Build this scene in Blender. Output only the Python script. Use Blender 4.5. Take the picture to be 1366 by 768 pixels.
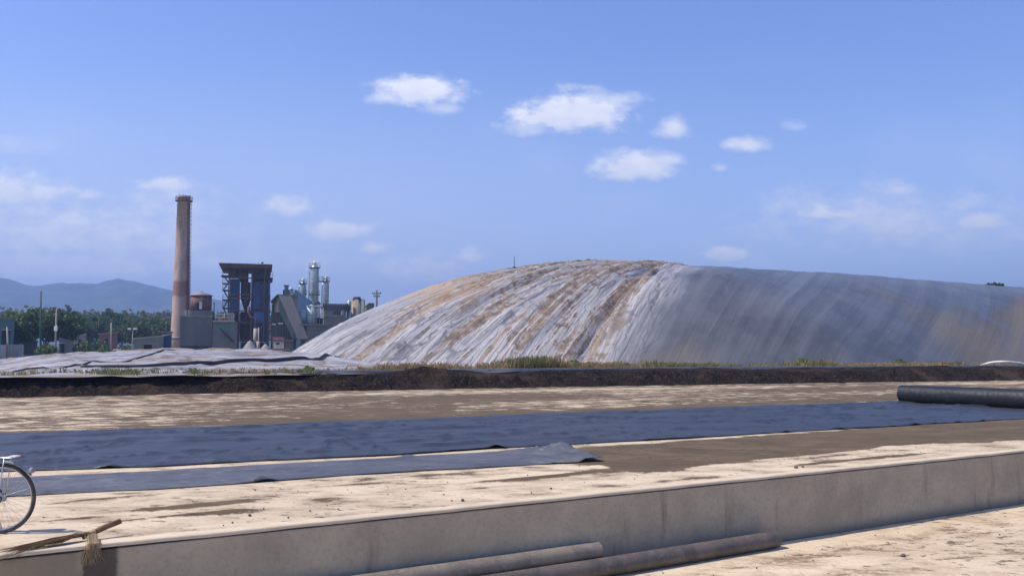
import bpy, math, random
import numpy as np
from mathutils import Vector, Matrix
R = math.radians
random.seed(7); rng = np.random.default_rng(7)
for o in list(bpy.data.objects): bpy.data.objects.remove(o)
S = bpy.context.scene; COL = S.collection

# ------------------------------------------------------------------ camera
FPX, CX, CY = 1150.0, 683.0, 384.0
PITCH = math.atan(88/FPX); EYE = 1.73
cd = bpy.data.cameras.new('camera'); cam = bpy.data.objects.new('camera', cd); COL.objects.link(cam)
cd.sensor_width = 36; cd.lens = FPX/1366*36; cd.clip_start = 0.1; cd.clip_end = 12000
cam.location = (0, 0, EYE); cam.rotation_euler = (R(90)+PITCH, 0, 0); S.camera = cam
def ray(px, py):
    a = (px-CX)/FPX; b = -(py-CY)/FPX
    return Vector((a, math.cos(PITCH)-b*math.sin(PITCH), math.sin(PITCH)+b*math.cos(PITCH)))
def W(px, py, z):                      # point of the plane z seen at a pixel
    r = ray(px, py); k = (z-EYE)/r.z; return Vector((r.x*k, r.y*k, z))
def P(px, py, Y):                      # point at distance Y
    r = ray(px, py); k = Y/r.y; return Vector((r.x*k, Y, EYE+r.z*k))
# frame of the yard: t runs along the wall, d away from it
UX, UY = math.sin(R(59.3)), math.cos(R(59.3))
def TD(t, d, z=0): return Vector((UX*t-UY*d, UY*t+UX*d, z))
def toTD(x, y): return UX*x+UY*y, -UY*x+UX*y

# ------------------------------------------------------------------ light
SUN_EL, SUN_AZ = 54.0, 194.0           # azimuth: direction the light comes from, anticlockwise from +X
sv = Vector((math.cos(R(SUN_AZ))*math.cos(R(SUN_EL)), math.sin(R(SUN_AZ))*math.cos(R(SUN_EL)), math.sin(R(SUN_EL))))
sl = bpy.data.lights.new('sun', 'SUN'); so = bpy.data.objects.new('sun', sl); COL.objects.link(so)
sl.energy = 4.4; sl.angle = R(0.53); sl.color = (1, .92, .80)
so.rotation_euler = sv.to_track_quat('Z', 'Y').to_euler(); so.location = (-60, -20, 90)
vs = S.view_settings; vs.view_transform = 'Standard'; vs.look = 'None'; vs.gamma = 1; vs.use_curve_mapping = False
vs.exposure = 0.36

w = bpy.data.worlds.new('World'); S.world = w; w.use_nodes = True
nt = w.node_tree; nt.nodes.clear()
class NT:                              # tiny node helper
    def __init__(s, tree): s.t = tree
    def n(s, typ, ins=None, **kw):
        nd = s.t.nodes.new(typ)
        for k, v in kw.items(): setattr(nd, k, v)
        for k, v in (ins or {}).items():
            if hasattr(v, 'node') and not isinstance(v, (int, float)): s.t.links.new(v, nd.inputs[k])
            else: nd.inputs[k].default_value = v
        return nd
    def m(s, op, a, b=0.0, c=0.0, clamp=False):
        return s.n('ShaderNodeMath', {0: a, 1: b, 2: c}, operation=op, use_clamp=clamp).outputs[0]
    def mix(s, f, a, b, blend='MIX'):
        nd = s.n('ShaderNodeMix', {0: f, 6: a, 7: b}, data_type='RGBA', blend_type=blend); return nd.outputs[2]
    def ramp(s, f, lo, hi, a=0.0, b=1.0):
        return s.n('ShaderNodeMapRange', {0: f, 1: lo, 2: hi, 3: a, 4: b}, clamp=True, interpolation_type='SMOOTHSTEP').outputs[0]
    def noise(s, vec, scale, detail=5.0, rough=.55, dist=0.0):
        return s.n('ShaderNodeTexNoise', {'Vector': vec, 'Scale': scale, 'Detail': detail, 'Roughness': rough, 'Distortion': dist}).outputs[0]
k = NT(nt)
sky = k.n('ShaderNodeTexSky', sky_type='NISHITA', sun_disc=False, sun_elevation=R(SUN_EL), sun_rotation=R(90-SUN_AZ),
          altitude=60, air_density=1.0, dust_density=0.6, ozone_density=2.2)
gen = k.n('ShaderNodeTexCoord').outputs['Generated']
sep = k.n('ShaderNodeSeparateXYZ', {0: gen}).outputs
dy = k.m('MAXIMUM', sep[1], 0.02)
gx, gz = k.m('DIVIDE', sep[0], dy), k.m('DIVIDE', sep[2], dy)
gv = k.n('ShaderNodeCombineXYZ', {0: gx, 1: k.m('MULTIPLY', gz, 1.6), 2: 0.0}).outputs[0]
n1 = k.noise(gv, 11.0, 7.0, .60); n2 = k.noise(gv, 38.0, 6.0, .6); n3 = k.noise(gv, 4.0, 4.0, .55)
nn = k.m('ADD', k.m('MULTIPLY', k.m('SUBTRACT', n1, .5), 2.6), k.m('MULTIPLY', k.m('SUBTRACT', n2, .5), 1.9))
# clouds: centre and half size (in directions), strength, softness
CL = [(556,124,76,25,1.0,.5),(520,130,40,20,.7,.5),(762,155,100,33,1.1,.5),(800,140,62,22,.6,.5),(712,165,45,28,.5,.5),(846,224,70,24,.9,.6),(888,214,30,16,.7,.5),
      (896,174,24,19,.7,.9),(994,195,30,12,.75,.6),(588,146,26,12,.5,1.0),(968,341,36,14,1.3,.3),(1104,286,48,14,.95,.7),
      (1306,296,50,20,.85,.8),(1196,254,50,16,.55,1.0),(1200,300,200,55,.65,1.2),(222,247,38,12,.85,.6),(120,262,30,12,.75,.8),
      (30,258,80,30,1.1,.9),(100,318,230,56,1.05,1.3),(380,277,40,18,.85,.8),(450,308,50,20,1.2,.6),(502,332,26,13,.9,.7),
      (628,341,24,16,1,.6),(560,365,80,28,.8,1.0),(960,225,14,8,.5,.9),(60,356,210,26,1.15,1.0),(300,352,150,24,.6,1.3),(210,345,130,34,.5,1.3),(1060,170,16,8,.35,1.0),(20,195,60,16,.25,1.3),
      (-260,240,180,50,.8,1.0),(1640,250,170,50,.7,1.0)]
tot = None; und = None
for (px, py, a, b, st, sf) in CL:
    c = ray(px, py); c = (c.x/c.y, c.z/c.y)
    ex = k.m('MULTIPLY', k.m('SUBTRACT', gx, c[0]), FPX/a); ez = k.m('MULTIPLY', k.m('SUBTRACT', gz, c[1]), FPX/b)
    ez = k.m('MULTIPLY', ez, k.m('ADD', 1.0, k.m('MULTIPLY', k.m('LESS_THAN', ez, 0.0), 0.45)))     # flatter below
    q = k.m('SUBTRACT', 1.0, k.m('SQRT', k.m('ADD', k.m('MULTIPLY', ex, ex), k.m('MULTIPLY', ez, ez))))
    q = k.m('ADD', q, k.m('MULTIPLY', nn, .50+.35*sf))
    ub = k.ramp(ez, .35, -.9)
    q = k.m('MULTIPLY', k.ramp(q, -.02-.35*sf, 0.32+.85*sf), st)
    tot = q if tot is None else k.m('MAXIMUM', tot, q); ub = k.m('MULTIPLY', ub, q); und = ub if und is None else k.m('MAXIMUM', und, ub)
wisp = k.m('MULTIPLY', k.ramp(n3, .48, .80), k.m('MULTIPLY', k.ramp(gz, .42, .02), .34))
tot = k.m('MULTIPLY', tot, 1.2); tot = k.m('MULTIPLY', k.m('MINIMUM', k.m('MAXIMUM', tot, wisp), 1.0), k.ramp(sep[1], .03, .2))
hs = k.n('ShaderNodeHueSaturation', {'Hue': .506, 'Saturation': 1.15, 'Value': 1.30, 'Color': sky.outputs[0]}).outputs[0]
tint = k.mix(1.0, hs, (1.09, 1.01, 1.16, 1), 'MULTIPLY')
lowl = k.m('MULTIPLY', k.ramp(gz, .40, .0), k.ramp(gx, .45, -.55, .35, .95)); tint = k.mix(lowl, tint, (5.4, 5.9, 7.6, 1))
shade = k.ramp(n2, .25, .7, .86, 1.0)
white = k.mix(1.0, (8.4, 8.4, 8.8, 1), k.n('ShaderNodeCombineColor', {0: shade, 1: shade, 2: k.m('POWER', shade, .5)}).outputs[0], 'MULTIPLY')
white = k.mix(k.m('MULTIPLY', k.m('MINIMUM', und, 1.0), .55), white, (5.6, 6.0, 7.2, 1)); skyc = k.mix(k.m('MULTIPLY', tot, .96), tint, white)
bg = k.n('ShaderNodeBackground', {'Color': skyc, 'Strength': 0.108})
k.n('ShaderNodeOutputWorld', {'Surface': bg.outputs[0]})

# ------------------------------------------------------------------ helpers
def link(name, me, parent=None):
    o = bpy.data.objects.new(name, me); COL.objects.link(o)
    if parent is not None: o.parent = parent
    return o
def tag(o, label=None, cat=None, group=None, kind=None):
    if label: o['label'] = label
    if cat: o['category'] = cat
    if group: o['group'] = group
    if kind: o['kind'] = kind
    return o
def empty(name, loc, label, cat, group=None):
    o = bpy.data.objects.new(name, None); o.empty_display_size = .2; COL.objects.link(o)
    o.location = loc; tag(o, label, cat, group); bpy.context.view_layer.update(); return o
def wloc(p):
    v = Vector((0, 0, 0))
    while p is not None: v = v + p.location; p = p.parent
    return v
class MB:
    def __init__(s): s.v = []; s.f = []; s.sm = []
    def quadbox(s, c, sz, rz=0, M=None, taper=1.0):
        b = len(s.v); hx, hy, hz = sz[0]/2, sz[1]/2, sz[2]/2
        rot = M if M is not None else Matrix.Rotation(rz, 3, 'Z')
        for z in (-1, 1):
            kx = taper if z > 0 else 1
            for (x, y) in ((-1,-1),(1,-1),(1,1),(-1,1)): s.v.append(Vector(c)+rot@Vector((x*hx*kx, y*hy*kx, z*hz)))
        for f in ((0,3,2,1),(4,5,6,7),(0,1,5,4),(1,2,6,5),(2,3,7,6),(3,0,4,7)): s.f.append([b+i for i in f]); s.sm.append(False)
        return s
    box = quadbox
    def tube(s, pts, r, n=10, cap=True, smooth=True):
        pts = [Vector(p) for p in pts]; rs = r if isinstance(r, (list, tuple)) else [r]*len(pts)
        b = len(s.v); ref = None
        for i, p in enumerate(pts):
            d = (pts[min(i+1, len(pts)-1)]-pts[max(i-1, 0)]).normalized()
            if ref is None: ref = Vector((0,0,1)) if abs(d.z) < .9 else Vector((1,0,0))
            x = d.cross(ref)
            if x.length < 1e-4: x = d.orthogonal()
            x.normalize(); y = x.cross(d).normalized(); ref = y
            for j in range(n):
                a = 2*math.pi*j/n; s.v.append(p+(x*math.cos(a)+y*math.sin(a))*rs[i])
        for i in range(len(pts)-1):
            for j in range(n):
                s.f.append([b+i*n+j, b+i*n+(j+1)%n, b+(i+1)*n+(j+1)%n, b+(i+1)*n+j]); s.sm.append(smooth)
        if cap:
            s.f.append([b+j for j in range(n)][::-1]); s.f.append([b+(len(pts)-1)*n+j for j in range(n)]); s.sm += [False, False]
        return s
    def lathe(s, c, prof, n=24, smooth=True):   # prof: list of (r, z)
        c = Vector(c); b = len(s.v)
        for (r, z) in prof:
            for j in range(n):
                a = 2*math.pi*j/n; s.v.append(c+Vector((r*math.cos(a), r*math.sin(a), z)))
        for i in range(len(prof)-1):
            for j in range(n):
                s.f.append([b+i*n+j, b+i*n+(j+1)%n, b+(i+1)*n+(j+1)%n, b+(i+1)*n+j]); s.sm.append(smooth)
        s.f.append([b+j for j in range(n)][::-1]); s.f.append([b+(len(prof)-1)*n+j for j in range(n)]); s.sm += [False, False]
        return s
    def poly(s, pts, off):                       # extruded polygon: pts list, off vector
        b = len(s.v); n = len(pts); off = Vector(off)
        for p in pts: s.v.append(Vector(p))
        for p in pts: s.v.append(Vector(p)+off)
        s.f.append(list(range(b, b+n))); s.f.append(list(range(b+n, b+2*n))[::-1]); s.sm += [False, False]
        for i in range(n): s.f.append([b+i, b+n+i, b+n+(i+1)%n, b+(i+1)%n]); s.sm.append(False)
        return s
    def torus(s, c, R0, r, ax=Vector((0,1,0)), n=48, m=8, a0=0, a1=2*math.pi):
        ax = Vector(ax).normalized(); x = ax.orthogonal().normalized() if abs(ax.y) < .9 else Vector((1,0,0)); z = Vector((0,0,1)) if abs(ax.y) > .9 else ax.cross(x)
        full = abs(a1-a0-2*math.pi) < 1e-5; b = len(s.v); cnt = n if full else n+1
        for i in range(cnt):
            a = a0+(a1-a0)*i/n; rad = x*math.cos(a)+z*math.sin(a)
            for j in range(m):
                q = 2*math.pi*j/m; s.v.append(Vector(c)+rad*(R0+r*math.cos(q))+ax*(r*math.sin(q)))
        for i in range(n):
            for j in range(m):
                i2 = (i+1) % cnt
                s.f.append([b+i*m+j, b+i*m+(j+1)%m, b+i2*m+(j+1)%m, b+i2*m+j]); s.sm.append(True)
        return s
    def build(s, name, mat, parent=None, bevel=0):
        o0 = wloc(parent) if parent is not None else Vector((0,0,0))
        me = bpy.data.meshes.new(name); me.from_pydata([tuple(v-o0) for v in s.v], [], s.f); me.update()
        me.polygons.foreach_set('use_smooth', s.sm); me.materials.append(mat)
        import bmesh
        bm = bmesh.new(); bm.from_mesh(me); bmesh.ops.recalc_face_normals(bm, faces=bm.faces)
        bm.to_mesh(me); bm.free()
        o = link(name, me, parent)
        if bevel:
            b = o.modifiers.new('bevel', 'BEVEL'); b.width = bevel; b.segments = 2; b.limit_method = 'ANGLE'
        return o
def hsh(ix, iy, seed):
    h = (ix.astype(np.int64)*374761393 + iy.astype(np.int64)*668265263 + seed*982451653) & 0xffffffff
    h = ((h ^ (h >> 13))*1274126177) & 0xffffffff
    return ((h ^ (h >> 16)) & 0xffff)/65535.0
def vn(x, y, seed=0):                            # value noise -1..1
    x = np.asarray(x, float); y = np.asarray(y, float)+0*x
    ix, iy = np.floor(x), np.floor(y); fx, fy = x-ix, y-iy
    fx = fx*fx*fx*(fx*(fx*6-15)+10); fy = fy*fy*fy*(fy*(fy*6-15)+10)
    a, b = hsh(ix, iy, seed), hsh(ix+1, iy, seed); c, d = hsh(ix, iy+1, seed), hsh(ix+1, iy+1, seed)
    return 2*((a*(1-fx)+b*fx)*(1-fy)+(c*(1-fx)+d*fx)*fy)-1
def fbm(x, y, o=4, seed=0, g=.5):
    r = 0; a = 1; t = 0
    for i in range(o): r = r+a*vn(x*2**i, y*2**i, seed+i*17); t += a; a *= g
    return r/t
def sst(x, a, b):
    q = np.clip((x-a)/(b-a), 0, 1); return q*q*(3-2*q)
def gridmesh(name, X, Y, Z, mat, attrs=None, uv=None, parent=None, smooth=True, flip=False):
    n, m = X.shape; co = np.stack([X, Y, Z], -1).reshape(-1, 3)
    if parent is not None: co = co-np.array(wloc(parent))
    i = np.arange(n*m).reshape(n, m); q = np.stack([i[:-1,:-1], i[1:,:-1], i[1:,1:], i[:-1,1:]], -1).reshape(-1, 4)
    if flip: q = q[:, ::-1]
    me = bpy.data.meshes.new(name); me.vertices.add(n*m); me.vertices.foreach_set('co', co.ravel())
    me.loops.add(q.size); me.loops.foreach_set('vertex_index', q.ravel().astype(np.int32)); me.polygons.add(len(q))
    me.polygons.foreach_set('loop_start', np.arange(0, q.size, 4, dtype=np.int32)); me.update(calc_edges=True)
    me.polygons.foreach_set('use_smooth', np.full(len(q), smooth)); me.materials.append(mat)
    for kname, arr in (attrs or {}).items():
        a = me.attributes.new(kname, 'FLOAT', 'POINT'); a.data.foreach_set('value', np.asarray(arr, np.float32).ravel())
    me.validate(); return link(name, me, parent)
def quadcloud(name, C, A, B, mat, parent=None, attr=None):   # free quads: centre, half axes
    co = np.stack([C-A-B, C+A-B, C+A+B, C-A+B], 1).reshape(-1, 3)
    if parent is not None: co = co-np.array(wloc(parent))
    n = len(C); me = bpy.data.meshes.new(name); me.vertices.add(4*n); me.vertices.foreach_set('co', co.ravel())
    me.loops.add(4*n); me.loops.foreach_set('vertex_index', np.arange(4*n, dtype=np.int32)); me.polygons.add(n)
    me.polygons.foreach_set('loop_start', np.arange(0, 4*n, 4, dtype=np.int32)); me.update(calc_edges=True)
    if attr is not None:
        a = me.attributes.new('tone', 'FLOAT', 'POINT'); a.data.foreach_set('value', np.repeat(attr, 4).astype(np.float32))
    me.materials.append(mat); return link(name, me, parent)

# ------------------------------------------------------------------ materials
def newmat(name):
    m = bpy.data.materials.new(name); m.use_nodes = True; m.node_tree.nodes.clear(); return m, NT(m.node_tree)
def finish(m, q, col, rough=.8, bump=None, bs=.3, bd=.02, metal=0.0, spec=.4, extra=None):
    ins = {'Base Color': col, 'Roughness': rough, 'Metallic': metal, 'Specular IOR Level': spec}
    if bump is not None: ins['Normal'] = q.n('ShaderNodeBump', {'Strength': bs, 'Distance': bd, 'Height': bump}).outputs[0]
    ins.update(extra or {})
    b = q.n('ShaderNodeBsdfPrincipled', ins); q.n('ShaderNodeOutputMaterial', {'Surface': b.outputs[0]}); return m
def c4(c): return (c[0], c[1], c[2], 1)
def pm(name, c1, c2=None, scale=1.0, rough=.75, bump=.15, metal=0.0, streak=True, bd=.03):
    m, q = newmat(name); c2 = c2 or tuple(x*.6 for x in c1)
    oc = q.n('ShaderNodeTexCoord').outputs['Object']
    st = q.n('ShaderNodeMapping', {'Vector': oc, 'Scale': (1, 1, .25 if streak else 1)}).outputs[0]
    a = q.noise(st, scale, 7, .62); b = q.noise(oc, scale*6, 5, .6)
    f = q.m('ADD', q.ramp(a, .36, .68, 0, .75), q.m('MULTIPLY', q.ramp(b, .4, .7), .25))
    return finish(m, q, q.mix(f, c4(c1), c4(c2)), rough, b, bump, bd, metal)
steel_red = pm('red oxide steel', (.20,.075,.055), (.09,.05,.045), 1.2)
rust = pm('rusty sheet', (.17,.085,.06), (.07,.045,.04), .8)
blue_pan = pm('blue cladding', (.035,.085,.20), (.03,.05,.09), .5)
blue_lt = pm('bright blue cladding', (.05,.15,.36), (.04,.09,.2), .5)
dark_steel = pm('dark steel', (.05,.055,.06), (.03,.03,.03), 1.0)
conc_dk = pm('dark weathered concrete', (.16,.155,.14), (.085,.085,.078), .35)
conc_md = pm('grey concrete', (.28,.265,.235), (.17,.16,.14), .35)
conc_lt = pm('pale concrete', (.46,.42,.36), (.28,.25,.21), .5)
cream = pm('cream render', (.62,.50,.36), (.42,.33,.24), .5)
white_p = pm('white paint', (.75,.73,.68), (.5,.47,.42), .8)
greenish = pm('green grey sheet', (.14,.20,.16), (.09,.12,.10), .6)
galv = pm('galvanised steel', (.50,.54,.53), (.27,.31,.30), .7, rough=.38, metal=.55)
tealw = pm('pale teal tank paint', (.50,.66,.64), (.36,.46,.44), .5, rough=.5)
tankb = pm('tan tank paint', (.36,.27,.21), (.22,.16,.13), .5)
bluegrey = pm('blue grey sheet', (.22,.34,.48), (.16,.24,.34), .3)
roofg = pm('grey roofing', (.20,.19,.17), (.12,.11,.10), .5)
tilered = pm('brick red roofing', (.36,.13,.09), (.2,.09,.07), .8)
glassd = pm('dark window', (.02,.024,.03), (.03,.035,.04), 1, rough=.15, bump=0)
void = pm('dark interior', (.02,.02,.02), (.012,.012,.012), 1)
woodpole = pm('weathered pole wood', (.10,.08,.065), (.05,.04,.035), 3)
concpole = pm('concrete pole', (.33,.31,.28), (.2,.19,.17), 2)
bark = pm('bark', (.09,.065,.045), (.05,.035,.03), 5)
ash = pm('ash pile', (.30,.28,.26), (.2,.19,.18), 1.2, streak=False)
tealwall = pm('teal green wall', (.09,.17,.17), (.06,.11,.11), .4)

def leafmat(name, a, b, sc=.35):
    m, q = newmat(name); at = q.n('ShaderNodeAttribute', attribute_name='tone').outputs['Fac']
    col = q.mix(at, c4(a), c4(b))
    d = q.n('ShaderNodeBsdfPrincipled', {'Base Color': col, 'Roughness': .6, 'Specular IOR Level': .25})
    t = q.n('ShaderNodeBsdfTranslucent', {'Color': q.mix(.4, col, (.12,.2,.03,1))})
    x = q.n('ShaderNodeMixShader', {0: .25, 1: d.outputs[0], 2: t.outputs[0]})
    q.n('ShaderNodeOutputMaterial', {'Surface': x.outputs[0]}); return m
leaf_dark = leafmat('dark foliage', (.035,.058,.022), (.085,.125,.042))
leaf_green = leafmat('fresh foliage', (.06,.13,.02), (.14,.24,.04))
leaf_dry = leafmat('dry woodland foliage', (.09,.07,.04), (.10,.115,.05))
grass_m = leafmat('dry grass blades', (.34,.225,.12), (.11,.15,.045))
bush_m = leafmat('scrub foliage', (.05,.11,.02), (.17,.20,.07))

# concrete of the platform: mud shapes come from the 'mud' attribute plus noise
def ground_mat(name, light, mid, mudc, att=True, scale=1.0):
    m, q = newmat(name); pos = q.n('ShaderNodeNewGeometry').outputs['Position']
    rot = q.n('ShaderNodeMapping', {'Vector': pos, 'Rotation': (0, 0, -math.atan2(UY, UX)), 'Scale': (.55, 1, 1)}).outputs[0]
    big = q.noise(rot, .35*scale, 5, .6); med = q.noise(rot, 2.2*scale, 8, .66, .4); fine = q.noise(rot, 30, 6, .7); tiny = q.noise(pos, 160, 3, .6)
    base = q.mix(q.ramp(med, .38, .66), c4(light), c4(mid))
    base = q.mix(q.m('MULTIPLY', q.ramp(fine, .42, .72), .45), base, c4([x*.62 for x in mid]))
    base = q.mix(q.m('MULTIPLY', q.ramp(big, .45, .7), .35), base, c4([x*.8 for x in mid]))
    h = q.m('ADD', fine, q.m('MULTIPLY', tiny, .4))
    bias = q.n('ShaderNodeAttribute', attribute_name='mud').outputs['Fac'] if att else 0.15
    v = q.m('ADD', bias, q.m('MULTIPLY', q.m('SUBTRACT', med, .5), 1.9))
    v = q.m('ADD', v, q.m('MULTIPLY', q.m('SUBTRACT', fine, .5), .8))
    mk = q.ramp(v, .46, .62)
    m3 = q.noise(rot, 1.1*scale, 6, .7, 1.0); mudv = q.mix(q.ramp(fine, .35, .7), c4([x*.8 for x in mudc]), c4([x*1.5 for x in mudc])); mudv = q.mix(q.m('MULTIPLY', q.ramp(m3, .46, .62), .75), mudv, c4([x*2.0 for x in mudc])); mudv = q.mix(q.m('MULTIPLY', q.ramp(m3, .45, .34), .75), mudv, c4([x*.55 for x in mudc]))
    col = q.mix(mk, base, mudv); col = q.mix(q.m('MULTIPLY', q.ramp(v, .20, .46), .28), col, c4([x*2.6 for x in mudc]))
    h2 = q.m('ADD', q.m('MULTIPLY', h, .5), q.m('MULTIPLY', mk, .6))
    sp = q.ramp(q.m('ADD', q.noise(rot, 7, 4, .6), q.m('MULTIPLY', q.m('SUBTRACT', big, .5), .35)), .63, .665)
    col = q.mix(q.m('MULTIPLY', sp, .8), col, c4([x*.6 for x in mudc]))
    return finish(m, q, col, .9, h2, .5, .02, spec=.2)
plat_m = ground_mat('dusty platform concrete', (.65,.525,.365), (.45,.35,.24), (.070,.050,.030))  # pale beige concrete with brown mud
yard_m = ground_mat('yard concrete', (.67,.54,.375), (.48,.37,.25), (.14,.10,.06))
field_m = ground_mat('dry field soil', (.26,.22,.13), (.17,.16,.07), (.09,.08,.04), att=False, scale=.15)
cope_m = pm('smooth coping mortar', (.62,.515,.36), (.48,.39,.27), 1.2, streak=False, rough=.9)
kerb_m = pm('kerb concrete', (.42,.41,.38), (.25,.24,.22), 1.0, streak=False)

m, q = newmat('retaining wall render')
pos = q.n('ShaderNodeNewGeometry').outputs['Position']
rt = q.n('ShaderNodeMapping', {'Vector': pos, 'Rotation': (0, 0, -math.atan2(UY, UX))}).outputs[0]
sx = q.n('ShaderNodeSeparateXYZ', {0: rt}).outputs
st = q.n('ShaderNodeMapping', {'Vector': rt, 'Scale': (1.6, 1, .22)}).outputs[0]
a = q.noise(rt, .9, 6, .6); b = q.noise(st, 1.7, 6, .6); c = q.noise(rt, 22, 5, .6)
col = q.mix(q.ramp(a, .35, .68), (.44,.375,.27,1), (.33,.28,.205,1))
col = q.mix(q.m('MULTIPLY', q.ramp(b, .56, .74), .7), col, (.13,.105,.08,1))
col = q.mix(q.m('MULTIPLY', q.ramp(c, .45, .75), .3), col, (.15,.14,.12,1))
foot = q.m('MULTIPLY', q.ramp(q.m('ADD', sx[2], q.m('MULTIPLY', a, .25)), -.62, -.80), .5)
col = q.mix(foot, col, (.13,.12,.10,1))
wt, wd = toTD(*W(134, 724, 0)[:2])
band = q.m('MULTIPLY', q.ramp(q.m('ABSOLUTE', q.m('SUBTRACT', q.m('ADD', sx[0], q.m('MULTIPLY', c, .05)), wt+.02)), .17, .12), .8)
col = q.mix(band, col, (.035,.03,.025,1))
left = q.m('MULTIPLY', q.ramp(sx[0], wt-.12, wt-.25), .45)
col = q.mix(left, col, (.19,.15,.08,1))
wall_m = finish(m, q, col, .9, c, .35, .01, spec=.2)

m, q = newmat('black soil clods'); pos = q.n('ShaderNodeNewGeometry').outputs['Position']
a = q.noise(pos, 1.2, 6, .6); b = q.noise(pos, 9, 8, .7)
col = q.mix(q.ramp(a, .35, .65), (.014,.010,.009,1), (.034,.024,.019,1)); col = q.mix(q.ramp(b, .50, .68), col, (.12,.085,.062,1)); col = q.mix(q.ramp(q.noise(pos, .5, 4, .6), .52, .66), col, (.075,.05,.035,1))
soil_m = finish(m, q, col, .95, b, 1.0, .25, spec=.1)

m, q = newmat('brick chimney shaft'); oc = q.n('ShaderNodeTexCoord').outputs['Object']; z = q.n('ShaderNodeSeparateXYZ', {0: oc}).outputs[2]
crs = q.n('ShaderNodeTexWave', {'Vector': oc, 'Scale': .55, 'Distortion': 1.5, 'Detail': 3.0}, bands_direction='Z').outputs['Fac']
a = q.noise(q.n('ShaderNodeMapping', {'Vector': oc, 'Scale': (1,1,.35)}).outputs[0], .7, 7, .65); b = q.noise(oc, 5, 4, .7)
col = q.mix(q.ramp(a, .35, .68), (.52,.37,.30,1), (.33,.22,.18,1))
zz = q.m('ADD', z, q.m('MULTIPLY', a, 1.5))
bandm = q.m('MULTIPLY', q.ramp(zz, 15.2, 15.8), q.ramp(zz, 19.4, 18.6)); col = q.mix(q.m('MULTIPLY', bandm, .75), col, (.20,.075,.055,1))
low = q.ramp(zz, 16.0, 14.5); col = q.mix(q.m('MULTIPLY', low, .55), col, (.50,.37,.30,1))
col = q.mix(q.m('MULTIPLY', crs, .22), col, (.16,.09,.07,1)); col = q.mix(q.m('MULTIPLY', q.ramp(b, .5, .7), .3), col, (.58,.44,.36,1))
chim_m = finish(m, q, col, .9, b, .4, .05)

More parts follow.
